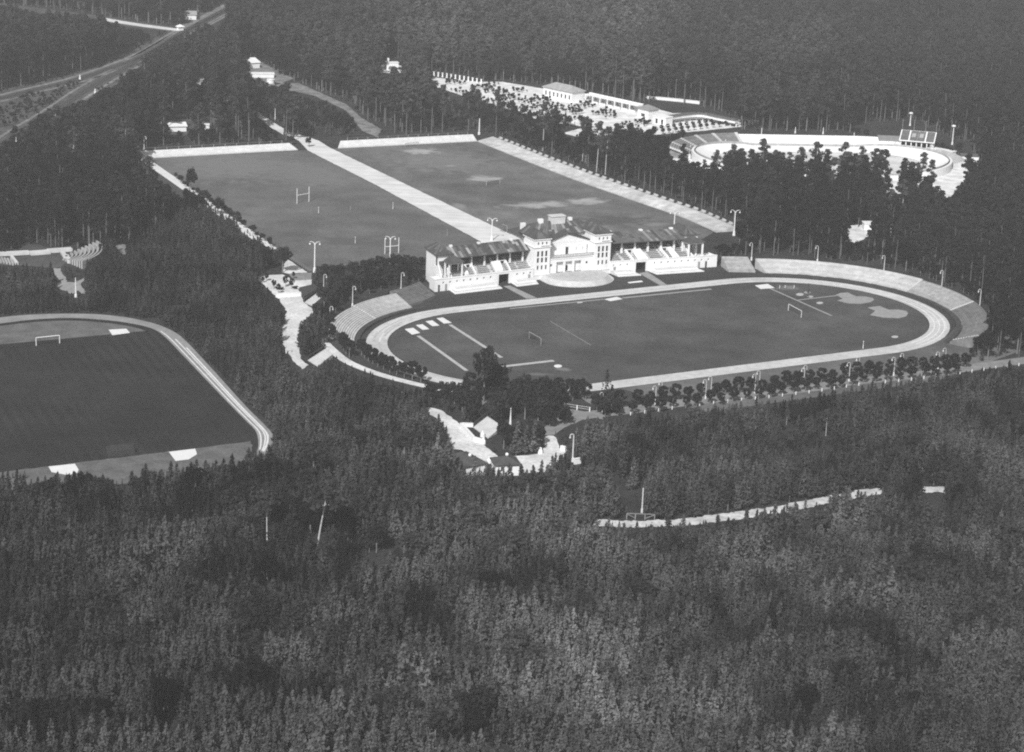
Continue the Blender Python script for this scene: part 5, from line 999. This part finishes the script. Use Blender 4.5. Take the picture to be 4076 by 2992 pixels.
mb = MB(); mid = [tuple((np.array(a) * .6 + np.array(b) * .4)) for a, b in zip(A, B)]
bankh = [1.1 + 1.9 * (abs(math.cos(-math.pi / 2 + math.pi * (i % 41) / 40)) ** .7) for i in range(n)]
mb.add([(*p, .1) for p in A] + [(*p, .1 + .25 * h) for p, h in zip(mid, bankh)] + [(*p, h) for p, h in zip(B, bankh)], [(i + k * n, (i + 1) % n + k * n, (i + 1) % n + (k + 1) * n, i + (k + 1) * n) for i in range(n) for k in range(2)]); smooth(mb.build('riding_surface', 'plaster', t))
MB().add([(*p, h) for p, h in zip(B, bankh)] + [(*p, h + .9) for p, h in zip(B, bankh)] + [(*p, h + .9) for p in voval(Ro + .2) for h in (0,)][:0], [(i, (i + 1) % n, n + (i + 1) % n, n + i) for i in range(n)]).build('rim_fence', 'concrete_mid', t)
C3 = voval(Ro + 1.2); MB().add([(*p, h + .3) for p, h in zip(voval(Ro + .35), bankh)] + [(*p, h + .3) for p, h in zip(C3, bankh)] + [(*p, -.02) for p in C3], [(i + k * n, (i + 1) % n + k * n, (i + 1) % n + (k + 1) * n, i + (k + 1) * n) for i in range(n) for k in range(2)]).build('outer_wall', 'plaster', t)
struct('velodrome_infield', MB().sheet(A, .05), 'gravel'); struct('velodrome_forecourt', MB().sheet([vpt(R, a) for R, a in [(42, x) for x in range(-70, 215, 8)]], .03), 'white_sand')
GV = 'stands of the cycling track'
def vterr(a0, a1, R0, R1, rows, z0_, z1_, m, lab): return terrace([vpt(R0, a) for a in np.linspace(a0, a1, 30)], [vpt(R1, a) for a in np.linspace(a0, a1, 30)], rows, z0_, z1_, m, lab, GV, nseg=24)
for i, (a0, a1) in enumerate(((98, 112), (113.5, 126), (127.5, 141), (142.5, 156), (157.5, 172))):
    vterr(a0, a1, 28.8, 36.5, 9, 1.6, 4.2, 'seat_grey', f'{ordinal(i)} seating block from the right on the left end of the cycling track'); 
for i, a in enumerate((97.2, 112.8, 126.8, 141.8, 156.8, 172.8)): aisle(vpt(28.6, a), vpt(36.6, a), 1.6, 4.3, 1.3, f'{ordinal(i)} white stair from the right between the seating blocks of the cycling track')
vterr(96, 62, 28.8, 37.0, 9, 1.6, 3.6, 'plaster', 'bright white terrace on the far side of the cycling track'); vterr(30, -12, 28.8, 33.5, 6, 1.6, 3.0, 'concrete', 'pale terrace at the right end of the cycling track')
def tribune():
    x, y = vpt(33.5, 47); rot = VA + math.radians(-22); t = empty('cycling_grandstand', (x, y, 0), 'small white grandstand with tilted panelled roof beside the cycling track', 'grandstand'); c, s_ = math.cos(rot), math.sin(rot)
    T = lambda a, b, z: (x + a * c - b * s_, y + a * s_ + b * c, z)
    for i in range(7): MB().box(-6 + 2 * i - .2, -6 + 2 * i + .2, -3.2, -2.8, 0, 4.4, T).build('post', 'plaster', t)
    MB().box(-6.4, 6.4, -3.3, -2.7, 4.41, 4.7, T).build('beam', 'plaster', t); MB().box(-6.3, 6.3, 2.6, 3.0, 0, 7.0, T).build('back_wall', 'plaster', t); MB().box(-6.2, 6.2, 0.2, .5, 0, 4.3, T).build('inner_wall', 'dark', t)
    mb = MB()
    for a in (6.3, -6.6): mb.hexa([T(a, -2.6, 0), T(a + .3, -2.6, 0), T(a + .3, 3.0, 0), T(a, 3.0, 0), T(a, -2.6, 4.6), T(a + .3, -2.6, 4.6), T(a + .3, 3.0, 7.1), T(a, 3.0, 7.1)])
    mb.build('side_wall', 'plaster', t)
    R = [(-6.7, -3.8, 4.6), (6.9, -3.8, 4.6), (6.9, 3.2, 7.6), (-6.7, 3.2, 7.6)]; rf = MB().hexa([T(*p) for p in R] + [T(p[0], p[1], p[2] + .15) for p in R]).build('roof', 'plaster', t)
    L_ = lambda u, v: T(-6.7 + 13.6 * u, -3.8 + 7 * v, 4.6 + 3.0 * v + .2)
    for u0, u1, v0, v1 in ((.03, .25, .05, .95), (.29, .5, .05, .95), (.505, .71, .05, .95), (.75, .97, .05, .95)):
        q = [L_(u0, v0), L_(u1, v0), L_(u1, v1), L_(u0, v1)]; MB().hexa(q + [(p[0], p[1], p[2] + .08) for p in q]).build('roof_panel', 'roof_mid', rf)
    for u0, u1 in ((.33, .44), (.55, .66)):
        q = [L_(u0, .35), L_(u1, .35), L_(u1, .7), L_(u0, .7)]; MB().hexa([(p[0], p[1], p[2] + .09) for p in q] + [(p[0], p[1], p[2] + .2) for p in q]).build('skylight', 'roof_pale', rf)
    for u in (.02, .35, .68, .98): p = L_(u, 1); MB().tube([p, (p[0], p[1], p[2] + 4.2)], .07, 5).build('flag_pole', 'grey_paint', t)
    return T
tribune()
def house(px, py, w, d, h, rot, label, roof='flat', rm='roof_light', zr=1.4, wins=0, name='bath_house', wm='plaster', wh=(.9, 2.2), arched=False, group=None):
    x, y = G(px, py); t = empty(name, (x, y, 0), label, 'building', group); c, s_ = math.cos(rot), math.sin(rot); T = lambda a, b, z: (x + a * c - b * s_, y + a * s_ + b * c, z)
    st = (w - 1.0) / max(wins, 1); hs = [(-w / 2 + .5 + st * (i + .25), -w / 2 + .5 + st * (i + .7), *wh) for i in range(wins)]
    mb = MB(); wall_holes(mb, -w / 2, w / 2, 0, h, hs, T, -d / 2, -d / 2 + .3); mb.box(-w / 2, -w / 2 + .3, -d / 2 + .302, d / 2, 0, h, T); mb.box(w / 2 - .3, w / 2, -d / 2 + .302, d / 2, 0, h, T); mb.box(-w / 2 + .31, w / 2 - .31, d / 2 - .3, d / 2, 0, h, T); mb.build('wall', wm, t)
    for q in hs: window(q, T, -d / 2 + .25, t, cross=False)
    if roof == 'hip': hip(MB(), T, -w / 2 - .5, w / 2 + .5, -d / 2 - .5, d / 2 + .5, h + .15, -w / 2 + d / 2, w / 2 - d / 2, -.02, .02, h + zr).build('roof', rm, t)
    elif roof == 'shed': MB().hexa([T(*p) for p in ((-w / 2 - .4, -d / 2 - .4, h), (w / 2 + .4, -d / 2 - .4, h), (w / 2 + .4, d / 2 + .4, h + zr), (-w / 2 - .4, d / 2 + .4, h + zr), (-w / 2 - .4, -d / 2 - .4, h + .2), (w / 2 + .4, -d / 2 - .4, h + .2), (w / 2 + .4, d / 2 + .4, h + zr + .2), (-w / 2 - .4, d / 2 + .4, h + zr + .2))]).build('roof', rm, t)
    else: MB().box(-w / 2 - .2, w / 2 + .2, -d / 2 - .2, d / 2 + .2, h + .002, h + .25, T).build('roof', rm, t)
    return T, t
x, y = vpt(36, 66); I_ = PR([[x, y, 0]])[0]; house(I_[0], I_[1], 9, 5, 3.2, VA - math.radians(8), 'white flat house left of the cycling grandstand', 'shed', 'roof_light', .8, 2, 'cycling_hall')
x, y = vpt(35.5, 57); I_ = PR([[x, y, 0]])[0]; house(I_[0], I_[1], 7, 3, 1.9, VA - math.radians(15), 'low white annex between hall and cycling grandstand', wins=5, rm='plaster', name='cycling_annex', wh=(.5, 1.4))
x, y = vpt(36.2, 31); I_ = PR([[x, y, 0]])[0]; house(I_[0], I_[1], 11, 3, 2.2, VA - math.radians(48), 'low white annex right of the cycling grandstand', wins=4, rm='plaster', name='cycling_annex', wh=(.5, 1.5))
x, y = vpt(38.5, 8); I_ = PR([[x, y, 0]])[0]; house(I_[0], I_[1], 7, 5, 2.8, VA - math.radians(10), 'white hut with flat grey roof at the right end of the cycling track', rm='roof_mid', name='cycling_hut', wins=1)
for i, (px, py, h) in enumerate(((3030, 545, 3.6), (2886, 590, 3.4), (2980, 580, 3.2), (2747, 608, 3.0), (3060, 575, 3.4), (3165, 530, 2.4), (3276, 533, 2.6), (3398, 560, 3.2), (3700, 618, 4.2), (3739, 642, 4.4), (3620, 590, 3.4), (3338, 680, 3.2))): mast(px, py, h, f'{ordinal(i)} white lamp post of the cycling track', .2, .14, name='track_lamp', cat='lamp')
for o_ in [o_ for o_ in bpy.data.objects if o_.name.startswith('track_lamp')]: o_['group'] = 'lamp posts round the cycling track'; o_['label'] = 'white lamp post standing round the cycling track'
# ------------------------------------------------------------------ bathing buildings
ra = math.atan2(G(2537, 450)[1] - G(2317, 401)[1], G(2537, 450)[0] - G(2317, 401)[0])
house(2243, 392, 17.5, 7.5, 4.2, ra + .03, 'white bath house with pale hipped roof and a row of windows', 'hip', 'roof_pale', 2.2, 7, wh=(1.0, 2.8))
A, B = np.array(G(2322, 404)), np.array(G(2541, 450)); Lg = np.hypot(*(B - A)); c_ = (A + B) / 2; t = empty('arcade', (*c_, 0), 'long white arcade with seven pointed dark openings', 'arcade'); cc, ss = math.cos(ra), math.sin(ra); TT = lambda a, b, z: (c_[0] + a * cc - b * ss, c_[1] + a * ss + b * cc, z)
MB().box(-Lg / 2, Lg / 2, 0, 3.2, 2.9, 3.3, TT).build('roof', 'plaster', t); MB().box(-Lg / 2, Lg / 2, 3.0, 3.3, 0, 2.88, TT).build('back_wall', 'plaster', t); MB().box(-Lg / 2, Lg / 2, 2.6, 3.4, 3.32, 3.7, TT).build('parapet', 'plaster', t)
for i in range(7):
    a0 = -Lg / 2 + 1.4 + (Lg - 1.0) / 7 * i; g_ = MB(); g_.add([TT(a0, -.3, 1.5), TT(a0 + 2.1, -.3, 1.5), TT(a0 + 1.05, -.3, 2.85), TT(a0, -.02, 1.5), TT(a0 + 2.1, -.02, 1.5), TT(a0 + 1.05, -.02, 2.85)], [(0, 1, 2), (5, 4, 3), (0, 3, 4, 1), (1, 4, 5, 2), (2, 5, 3, 0)]); g_.build('gable', 'roof', t)
    MB().box(a0 - .9, a0 - .5, -.3, .1, 0, 2.88, TT).build('pillar', 'plaster', t); MB().box(a0 - .4, a0 + 2.5, -.2, .15, 0, .9, TT).build('low_wall', 'plaster', t)
house(2578, 470, 6.5, 5.5, 4.0, ra - .05, 'white corner block with pale hipped roof at the end of the arcade', 'hip', 'roof_light', 1.7, 1); house(2637, 492, 6.6, 4.5, 3.0, ra + .12, 'white flat block in front of the curved gallery', rm='plaster', wins=2, wh=(.2, 2.2))
gl = catmull(GP([(2668, 490), (2720, 482), (2790, 478), (2860, 492), (2930, 505)]), 5); gl = resample(gl, 13); t = empty('gallery', (*gl[0], 0), 'curved white gallery on pillars stepping down from the bath block', 'gallery')
for k, (z0_, z1_, m, off) in enumerate(((2.6, 3.2, 'roof_mid', 0), (1.5, 2.55, 'plaster', .5), (1.25, 1.48, 'roof', 0))):
    for a, b in zip(gl[:-1], gl[1:]): MB().bar((*a, (z0_ + z1_) / 2), (*b, (z0_ + z1_) / 2), 2.4 - off, z1_ - z0_).build(('roof_band', 'wall_panel', 'lower_band')[k], m, t)
pm = MB().box(-.22, .22, -.22, .22, 0, 1.24).mesh('pillar', 'plaster')
for a in gl: put('pillar', pm, t, (a[0] - gl[0][0], a[1] - gl[0][1], 0))
for i in range(13):
    px, py = 1710 + 205 * i / 12, 300 + 31 * (i / 12) ** 1.2; x, y = G(px, py); t = empty('memorial_pillar', (x, y, 0), f'{ordinal(i)} white pillar from the left of the curved row in the wood', 'pillar', 'row of white pillars in the wood'); MB().box(x - .28, x + .28, y - .28, y + .28, 0, 1.7).build('shaft', 'plaster', t); MB().box(x - .4, x + .4, y - .4, y + .4, 1.7, 1.9).build('capital', 'plaster', t); MB().box(x - .45, x + .45, y - .45, y + .45, 0, .2).build('base', 'plaster', t)
T, t = house(1560, 276, 5.4, 3.0, 3.2, .25, 'small white memorial building with arch and chimney in the wood', rm='plaster', name='memorial'); MB().box(-2.2, -1.4, -.4, .4, 3.26, 5.2, T).build('chimney', 'plaster', t); MB().add([T(-1 + 2 * math.cos(a) * .5, -1.53, .3 + 1.6 * math.sin(a)) for a in np.linspace(0, math.pi, 9)] , [tuple(range(9))]).build('arch', 'concrete_dark', t)
for px, py, w, d, h, rot, lab, kw in ((1000, 268, 6, 5, 2.4, .6, 'white-roofed hut at the far end of the lane, upper one', dict(roof='shed', rm='plaster')), (1040, 306, 11, 4, 1.6, .15, 'long low white shed by the round tank', dict(rm='plaster')), (878, 300, 3, 3, 1.6, .5, 'tiny white hut among trees beside the long shed', dict(rm='plaster')), (795, 338, 6, 4, 2.2, .5, 'pale hut between the railway and the lane', dict(rm='roof_pale', wm='plaster_old')),
        (692, 520, 9, 4, 2.0, .3, 'white low house in the small clearing above the rugby bank', dict(rm='plaster', roof='shed', zr=.8)), (818, 512, 3, 2.5, 1.6, .3, 'tiny white shed right of the low house', dict(rm='plaster')), (757, 76, 6, 4, 2.4, .2, 'white railway house by the level crossing', dict(rm='roof_pale', roof='shed')), (717, 120, 2.5, 2.5, 1.8, .6, 'tiny white crossing hut at the railway', dict(rm='plaster', roof='hip', zr=1.2)),
        (3456, 912, 3.6, 3, 2.2, .1, 'small white hut in the clearing of the right-hand pines', dict(rm='plaster')), (3540, 914, 1.4, 1.4, 1.7, .1, 'narrow white kiosk right of the small hut', dict(rm='plaster')), (2998, 492, 4.2, 2.5, 1.4, .1, 'white kiosk roof at the right end of the baths', dict(rm='plaster', zr=.3))):
    house(px, py, w, d, h, rot, lab, name='hut', **kw)
x, y = G(1077, 330); t = empty('water_tank', (x, y, 0), 'round white tank at the end of the long shed', 'tank'); MB().tube([(x, y, 0), (x, y, 1.6)], 1.7, 18).build('drum', 'plaster', t); MB().tube([(x, y, 1.61), (x, y, 2.0)], [1.85, .2], 18).build('lid', 'plaster', t)
# ------------------------------------------------------------------ single trees
for i, (zx, zy) in enumerate([(955, 775), (1100, 755), (1205, 755), (1310, 740), (1410, 715), (1512, 720), (1615, 690), (1740, 690), (1815, 660), (1920, 660), (2020, 650), (2115, 650), (2215, 630)] + [(222 + 2000 - 1.1, 0)] * 0):
    x, y = G(2000 + zx * .48867, 1200 + zy * .48867 + 44); tree('clipped_tree', CT[i % 3], x, y, f'{ordinal(i)} clipped round tree from the gate, avenue row nearer the track', 'clipped trees of the avenue', random.uniform(.86, 1.14))
for j, (zx, zy) in enumerate([(222, 1445), (310, 1420), (410, 1410), (500, 1400), (600, 1390), (690, 1380), (795, 1365), (885, 1345), (985, 1330), (1070, 1330), (1160, 1320), (1250, 1310), (1335, 1310), (1425, 1290), (1520, 1290), (1610, 1280), (1680, 1270), (1770, 1270)]):
    x, y = G(2976 + zx * .48867, 800 + zy * .48867 + 44); tree('clipped_tree', CT[j % 3], x, y, f'{ordinal(j + 13)} clipped round tree from the gate, avenue row nearer the track', 'clipped trees of the avenue', random.uniform(.86, 1.14))
R2 = [(835, 860), (940, 850), (1060, 835), (1170, 830), (1280, 820), (1380, 785), (1490, 785), (1580, 775), (1690, 750), (1785, 765), (1875, 735), (1990, 720), (2085, 715), (2185, 700)]; R2 = [(2000 + a * .48867, 1200 + b * .48867) for a, b in R2] + [(2976 + a * .48867, 800 + b * .48867) for a, b in ((190, 1520), (270, 1500), (370, 1480), (470, 1470), (560, 1455), (670, 1455), (760, 1440), (850, 1420), (940, 1400), (1040, 1395), (1140, 1385), (1230, 1380), (1330, 1370), (1440, 1355), (1530, 1350), (1620, 1340), (1700, 1330))]
for i, (px, py) in enumerate(R2):
    x, y = G(px, py + 40); tree('clipped_tree', CT[i % 3], x, y, f'{ordinal(i)} clipped round tree from the gate, avenue row nearer the path', 'clipped trees of the avenue', random.uniform(.78, 1.08))
k = 0
for R, a0, a1, st in ((43.9, 170, 262, 3.6), (47.6, 160, 262, 4.0), (50.8, 150, 255, 4.4)):
    for a in np.arange(a0, a1, st):
        u, v = -TL / 2 + R * math.cos(math.radians(a)), R * math.sin(math.radians(a)); x, y = LW(u, v); P_ = PR([[x, y, 0]])[0]; k += 1
        Q_ = PR([[x, y, z_] for z_ in np.linspace(0, 4.4, 9)])
        if (inside(Q_, OPEN[4]) | inside(Q_ + [[14, 0]], OPEN[4]) | inside(Q_ - [[14, 0]], OPEN[4])).any(): continue
        tree('hedge_tree', CT[k % 3], x, y, 'dark round tree in the belt between the ring path and the lower left bend', 'belt of round trees at the lower left bend', 1.0 + .22 * random.random())
BT = 'trees behind the left stand'
for i, (px, py, m_, s_) in enumerate(((1300, 1128, DT[3], .72), (1345, 1128, DT[1], .7), (1405, 1122, DT[0], .65), (1465, 1112, DT[1], .75), (1520, 1108, DT[2], .62), (1575, 1100, DT[0], .68), (1625, 1096, DT[1], .72), (1665, 1098, DT[3], .75), (1350, 1170, DT[3], .75), (1420, 1160, DT[1], .66), (1490, 1146, DT[3], .72), (1550, 1136, DT[3], .7), (1290, 1225, DT[3], .75), (1265, 1290, DT[3], .75), (1300, 1320, DT[1], .6), (1240, 1340, DT[3], .7), (1285, 1370, DT[3], .55), (1245, 1395, DT[3], .6), (1340, 1190, DT[0], .55))):
    x, y = G(px, py); tree('round_tree', m_, x, y, 'broad dark tree in the clump between the gravel path and the left stand', BT, (s_ * 1.45, s_ * 1.45, s_ * 1.15))
GT = 'trees between the broad stair and the infield'
for i, (zx, zy, m_, s_, lab) in enumerate(((1740, 440, DT[3], .62, 'round dark tree at the end of the clump, beside the grey path'), (1570, 480, DT[3], .62, 'round dark tree next to last in the clump above the gate'), (1420, 400, DT[1], .7, None), (1250, 380, DT[0], .72, None), (1100, 330, DT[2], .6, None), (950, 400, DT[3], .85, None), (900, 300, DT[1], .7, None), (1580, 300, DT[3], .8, None), (1350, 230, DT[1], .75, None), (1150, 180, DT[3], .8, None), (600, 330, DT[3], .8, None), (450, 280, DT[1], .6, None), (350, 180, DT[3], .7, None), (520, 160, DT[3], .7, None), (560, 420, DT[3], .6, None), (200, 120, DT[3], .6, None), (50, 130, DT[3], .6, None), (1480, 160, DT[3], .8, None), (1650, 200, DT[3], .6, None))):
    x, y = G(*gs([(zx, zy)])[0]); tree('round_tree', m_, x, y, lab or 'broad dark tree in the clump between the broad stair and the infield', GT if not lab else None, (s_ * 1.35, s_ * 1.35, s_ * 1.5), z=-1.7)
for zx, zy, m_, s_, lab in ((1195, 640, SP[2], 1.0, 'small pointed conifer right of the white mast'), (980, 760, DT[3], .95, 'big round bush in front of the white mast'), (1130, 780, DT[3], .8, 'round bush between the gatehouse and the forecourt'), (1330, 800, DT[3], .8, 'round bush left of the bright ramp'), (1430, 720, DT[3], .7, 'round bush against the bright ramp'), (1250, 790, DT[3], .7, 'low round bush behind the bright forecourt'), (1330, 560, SP[1], .95, 'dark conifer in front of the broad clump')):
    x, y = G(*gs([(zx, zy)])[0]); tree('conifer' if m_ in SP else 'bush', m_, x, y, lab, None, s_)
x, y = G(1925, 1600); tree('tall_shrub', DT[2], x, y, 'tall dark tree standing over the end of the middle run-up', None, (.95, .95, 1.5)); x, y = G(1990, 1580); tree('tall_shrub', DT[0], x, y, 'broad dark tree leaning against the tall one over the run-up', None, 1.0); x, y = G(2080, 1600); tree('tall_shrub', DT[1], x, y, 'dark tree at the start of the lower straight', None, .95)
x, y = G(2410, 1640); tree('spruce', SP[0], x, y, 'dark pointed spruce rising over the lower straight at the gate end', None, (1.0, 1.0, 1.25)); x, y = G(2432, 1640); tree('spruce', SP[1], x, y, 'smaller spruce touching the pointed one at the gate end', None, 1.05); x, y = G(2375, 1642); tree('round_tree', DT[3], x, y, 'dark bush at the foot of the spruces', None, .7); x, y = G(2455, 1648); tree('round_tree', DT[3], x, y, 'dark bush between the spruces and the avenue', None, .62)
for px, py, m_, s_, lab in ((755, 782, DT[0], (.8, .8, 1.15), 'tall dark tree on the left edge of the rugby field'), (868, 862, DT[1], .85, 'round dark tree below the tall one at the rugby field'), (1230, 585, DT[3], .55, 'dark bush at the bend of the road between the banks'), (1160, 575, DT[3], .5, 'dark bush beside the end of the left bank'), (1125, 1085, DT[0], .95, 'big dark tree at the corner of the white plaza triangle'), (1060, 1075, DT[2], .8, 'dark tree left of the plaza triangle'), (1000, 1040, DT[0], .8, 'dark tree at the edge of the rugby field above the plaza'), (1262, 1142, SP[1], .95, 'dark cone-shaped tree beside the plaza lamp')):
    x, y = G(px, py); tree('round_tree', m_, x, y, lab, None, s_)
for i, (zx, zy, s_) in enumerate(((840, 870, .85), (950, 900, .8), (630, 900, .75), (710, 985, .75), (500, 760, .6), (435, 790, .5), (980, 720, .55))):
    x, y = G(*pz([(zx, zy)])[0]); tree('small_tree', CT[i % 3], x, y, f'{["tallest round sapling", "sapling right of the tallest", "sapling on the pale slope", "sapling nearest the balustrade", "thin sapling far back", "thin sapling at the edge", "tiny tree on the grey ramp"][i]} on the plaza', 'saplings on the plaza', (s_ * .7, s_ * .7, s_))
for zx, zy, lab in ((770, 920, 'low dark bush beside the balustrade'), (1010, 905, 'low dark bush on the plaza behind the balustrade')):
    x, y = G(*pz([(zx, zy)])[0]); tree('bush', DT[3], x, y, lab, None, (.35, .35, .13), cat='bush')
Q = resample(offset(resample(LBK, 30), -1.2), 34)
for i, (x, y) in enumerate(Q[9:]):
    x, y = x + random.uniform(-.7, .7), y + random.uniform(-.7, .7); tree('bush', DT[(i * 3) % 4], x, y, 'small dark bush on the white bank left of the rugby field', 'bushes on the white bank', random.uniform(.26, .44), cat='bush', z=.4)
# pines that stand out one by one
k = 0
for (b, tp) in TRUNKS:
    x, y = G(*b); m = TP[k % 6] if b[1] < 1500 else TX[k % 2]; s_ = 1.0 if b[1] < 1500 else (b[1] - tp[1]) * mpp(*b) * 1.05 / (.68 * 13.5); d = math.atan2(tp[0] - b[0], b[1] - tp[1]) - math.atan2(PR([[x, y, 8]])[0][0] - b[0], b[1] - PR([[x, y, 8]])[0][1]); k += 1
    tree('tall_pine', m, x, y, ['tall pine with a clear bare trunk in the wood beyond the practice pitch', 'tall pine with a clear bare trunk in the right-hand wood', 'tall pine standing above the young plantation'][0 if b[0] < 1500 and b[1] < 1000 else 1 if b[1] < 1500 else 2], ['bare-trunked pines left of the rugby field', 'bare-trunked pines of the right-hand wood', 'tall pines above the plantation'][0 if b[0] < 1500 and b[1] < 1000 else 1 if b[1] < 1500 else 2], s_, tilt=(0, d), rot=0.0, cat='pine')
for t in [t for t in COL.objects if t.get('category') == 'pine']:
    for c in t.children:
        if c.name.startswith('trunk'): c.material_slots[0].link = 'OBJECT'; c.material_slots[0].material = MATS['bark_bright']
for i, (px, py, h) in enumerate(((2850, 740, 14), (2905, 745, 15), (2945, 730, 13), (3030, 760, 17), (3075, 740, 15), (3135, 750, 13), (3185, 760, 17), (3240, 765, 17.5), (3285, 750, 14.5), (3345, 770, 17), (3370, 760, 15), (3420, 755, 15.5), (3480, 760, 14), (3660, 765, 14), (3700, 775, 13), (3500, 775, 13), (3455, 770, 13), (2880, 715, 10), (2990, 740, 13), (3110, 770, 14), (2800, 720, 8), (2720, 680, 6), (2660, 670, 6))):
    x, y = G(px, py); tree('screen_pine', TP[i % 6], x, y, 'tall dark pine in the screen before the cycling track', 'pines screening the cycling track', h / 17.8, cat='pine')
for i in range(12):
    for j in range(2):
        px, py = 2632 + 25 * i + 6 * j, 512 - 3.2 * i + 14 * j; x, y = G(px, py + 8); tree('clipped_tree', CT[(i + j) % 3], x, y, 'small round tree in the double row below the curved gallery', 'double row of trees below the gallery', .62)
for i, (px, py, s_) in enumerate(((3413, 545, .8), (3448, 548, .85), (3712, 590, .8), (3730, 595, .75), (3750, 600, .8), (3770, 612, .85), (3785, 622, .8), (3815, 612, 1.1))):
    x, y = G(px, py); tree('clipped_tree', CT[i % 3], x, y, f'{ordinal(i)} round dark tree from the left beside the cycling grandstand', 'round trees at the cycling grandstand', s_)
# trees one can tell apart by their place in the row
for g_, lab in (('pines screening the cycling track', 'pine from the left in the screen before the cycling track'), ('bare-trunked pines left of the rugby field', 'bare-trunked pine from the left in the wood beside the rugby field'), ('bare-trunked pines of the right-hand wood', 'bare-trunked pine from the left in the wood right of the fields'), ('tall pines above the plantation', 'tall pine from the left standing over the young plantation'), ('lamp posts round the cycling track', 'white lamp post from the left round the cycling track')):
    for i, o_ in enumerate(sorted([o_ for o_ in COL.objects if o_.get('group') == g_], key=lambda o_: PR([tuple(o_.location)])[0][0])): o_['label'] = f'{ordinal(i)} {lab}'
P = rng.uniform((-330, 780), (-60, 1400), (26000, 2)); I = PR(np.c_[P, np.zeros(len(P))]); P = P[inside(I, OPEN[[i for i, q in enumerate(OPEN) if q[0] == z1([(-250, 770)])[0]][0]])]
d_ = np.min([np.min(np.hypot(P[:, None, 0] - resample(T, 160)[None, :, 0], P[:, None, 1] - resample(T, 160)[None, :, 1]), axis=1) for T in TRK], axis=0); P = P[(d_ > 5.5) & (value_noise(P, 9, 51) > .38)]
scatter('railside_scrub', P, rng.integers(0, 2, len(P)), rng.uniform(.12, .34, len(P)), np.zeros(len(P)), [DT[3], DT[1]], 'low dark scrub between and beside the railway tracks', 'scrub')
# low shrubs and bathers' litter on the meadow: a speckle nobody could count
P = rng.uniform((-35, 830), (60, 1080), (5200, 2)); I = PR(np.c_[P, np.zeros(len(P))]); poly = [(1700, 310), (1900, 330), (2000, 330), (2150, 385), (2340, 412), (2560, 470), (2650, 500), (2560, 540), (2420, 530), (2300, 500), (2150, 480), (2050, 440), (1900, 400), (1720, 340)]
P = P[inside(I, poly)]; P = P[value_noise(P, 7, 33) > .55]
scatter('shrubbery', P, rng.integers(0, 2, len(P)), rng.uniform(.12, .3, len(P)), np.zeros(len(P)), [DT[3], DT[1]], 'low dark shrubs speckling the white bathing meadow', 'shrubs')
# ------------------------------------------------------------------ the air
hz = MB().box(-9500, 9500, -3500, 16500, -1.0, 175.0).build('haze', 'plaster'); hz['kind'] = 'stuff'; hz['label'] = 'thin summer haze lying over the whole forest'; hz['category'] = 'haze'
m = bpy.data.materials.new('haze_air'); m.use_nodes = True; n_ = m.node_tree.nodes; n_.clear(); ou = n_.new('ShaderNodeOutputMaterial'); pv = n_.new('ShaderNodeVolumePrincipled'); pv.inputs['Color'].default_value = (.9, .9, .9, 1); pv.inputs['Density'].default_value = .00019; pv.inputs['Anisotropy'].default_value = 0.0
m.node_tree.links.new(pv.outputs[0], ou.inputs['Volume']); hz.data.materials.clear(); hz.data.materials.append(m)
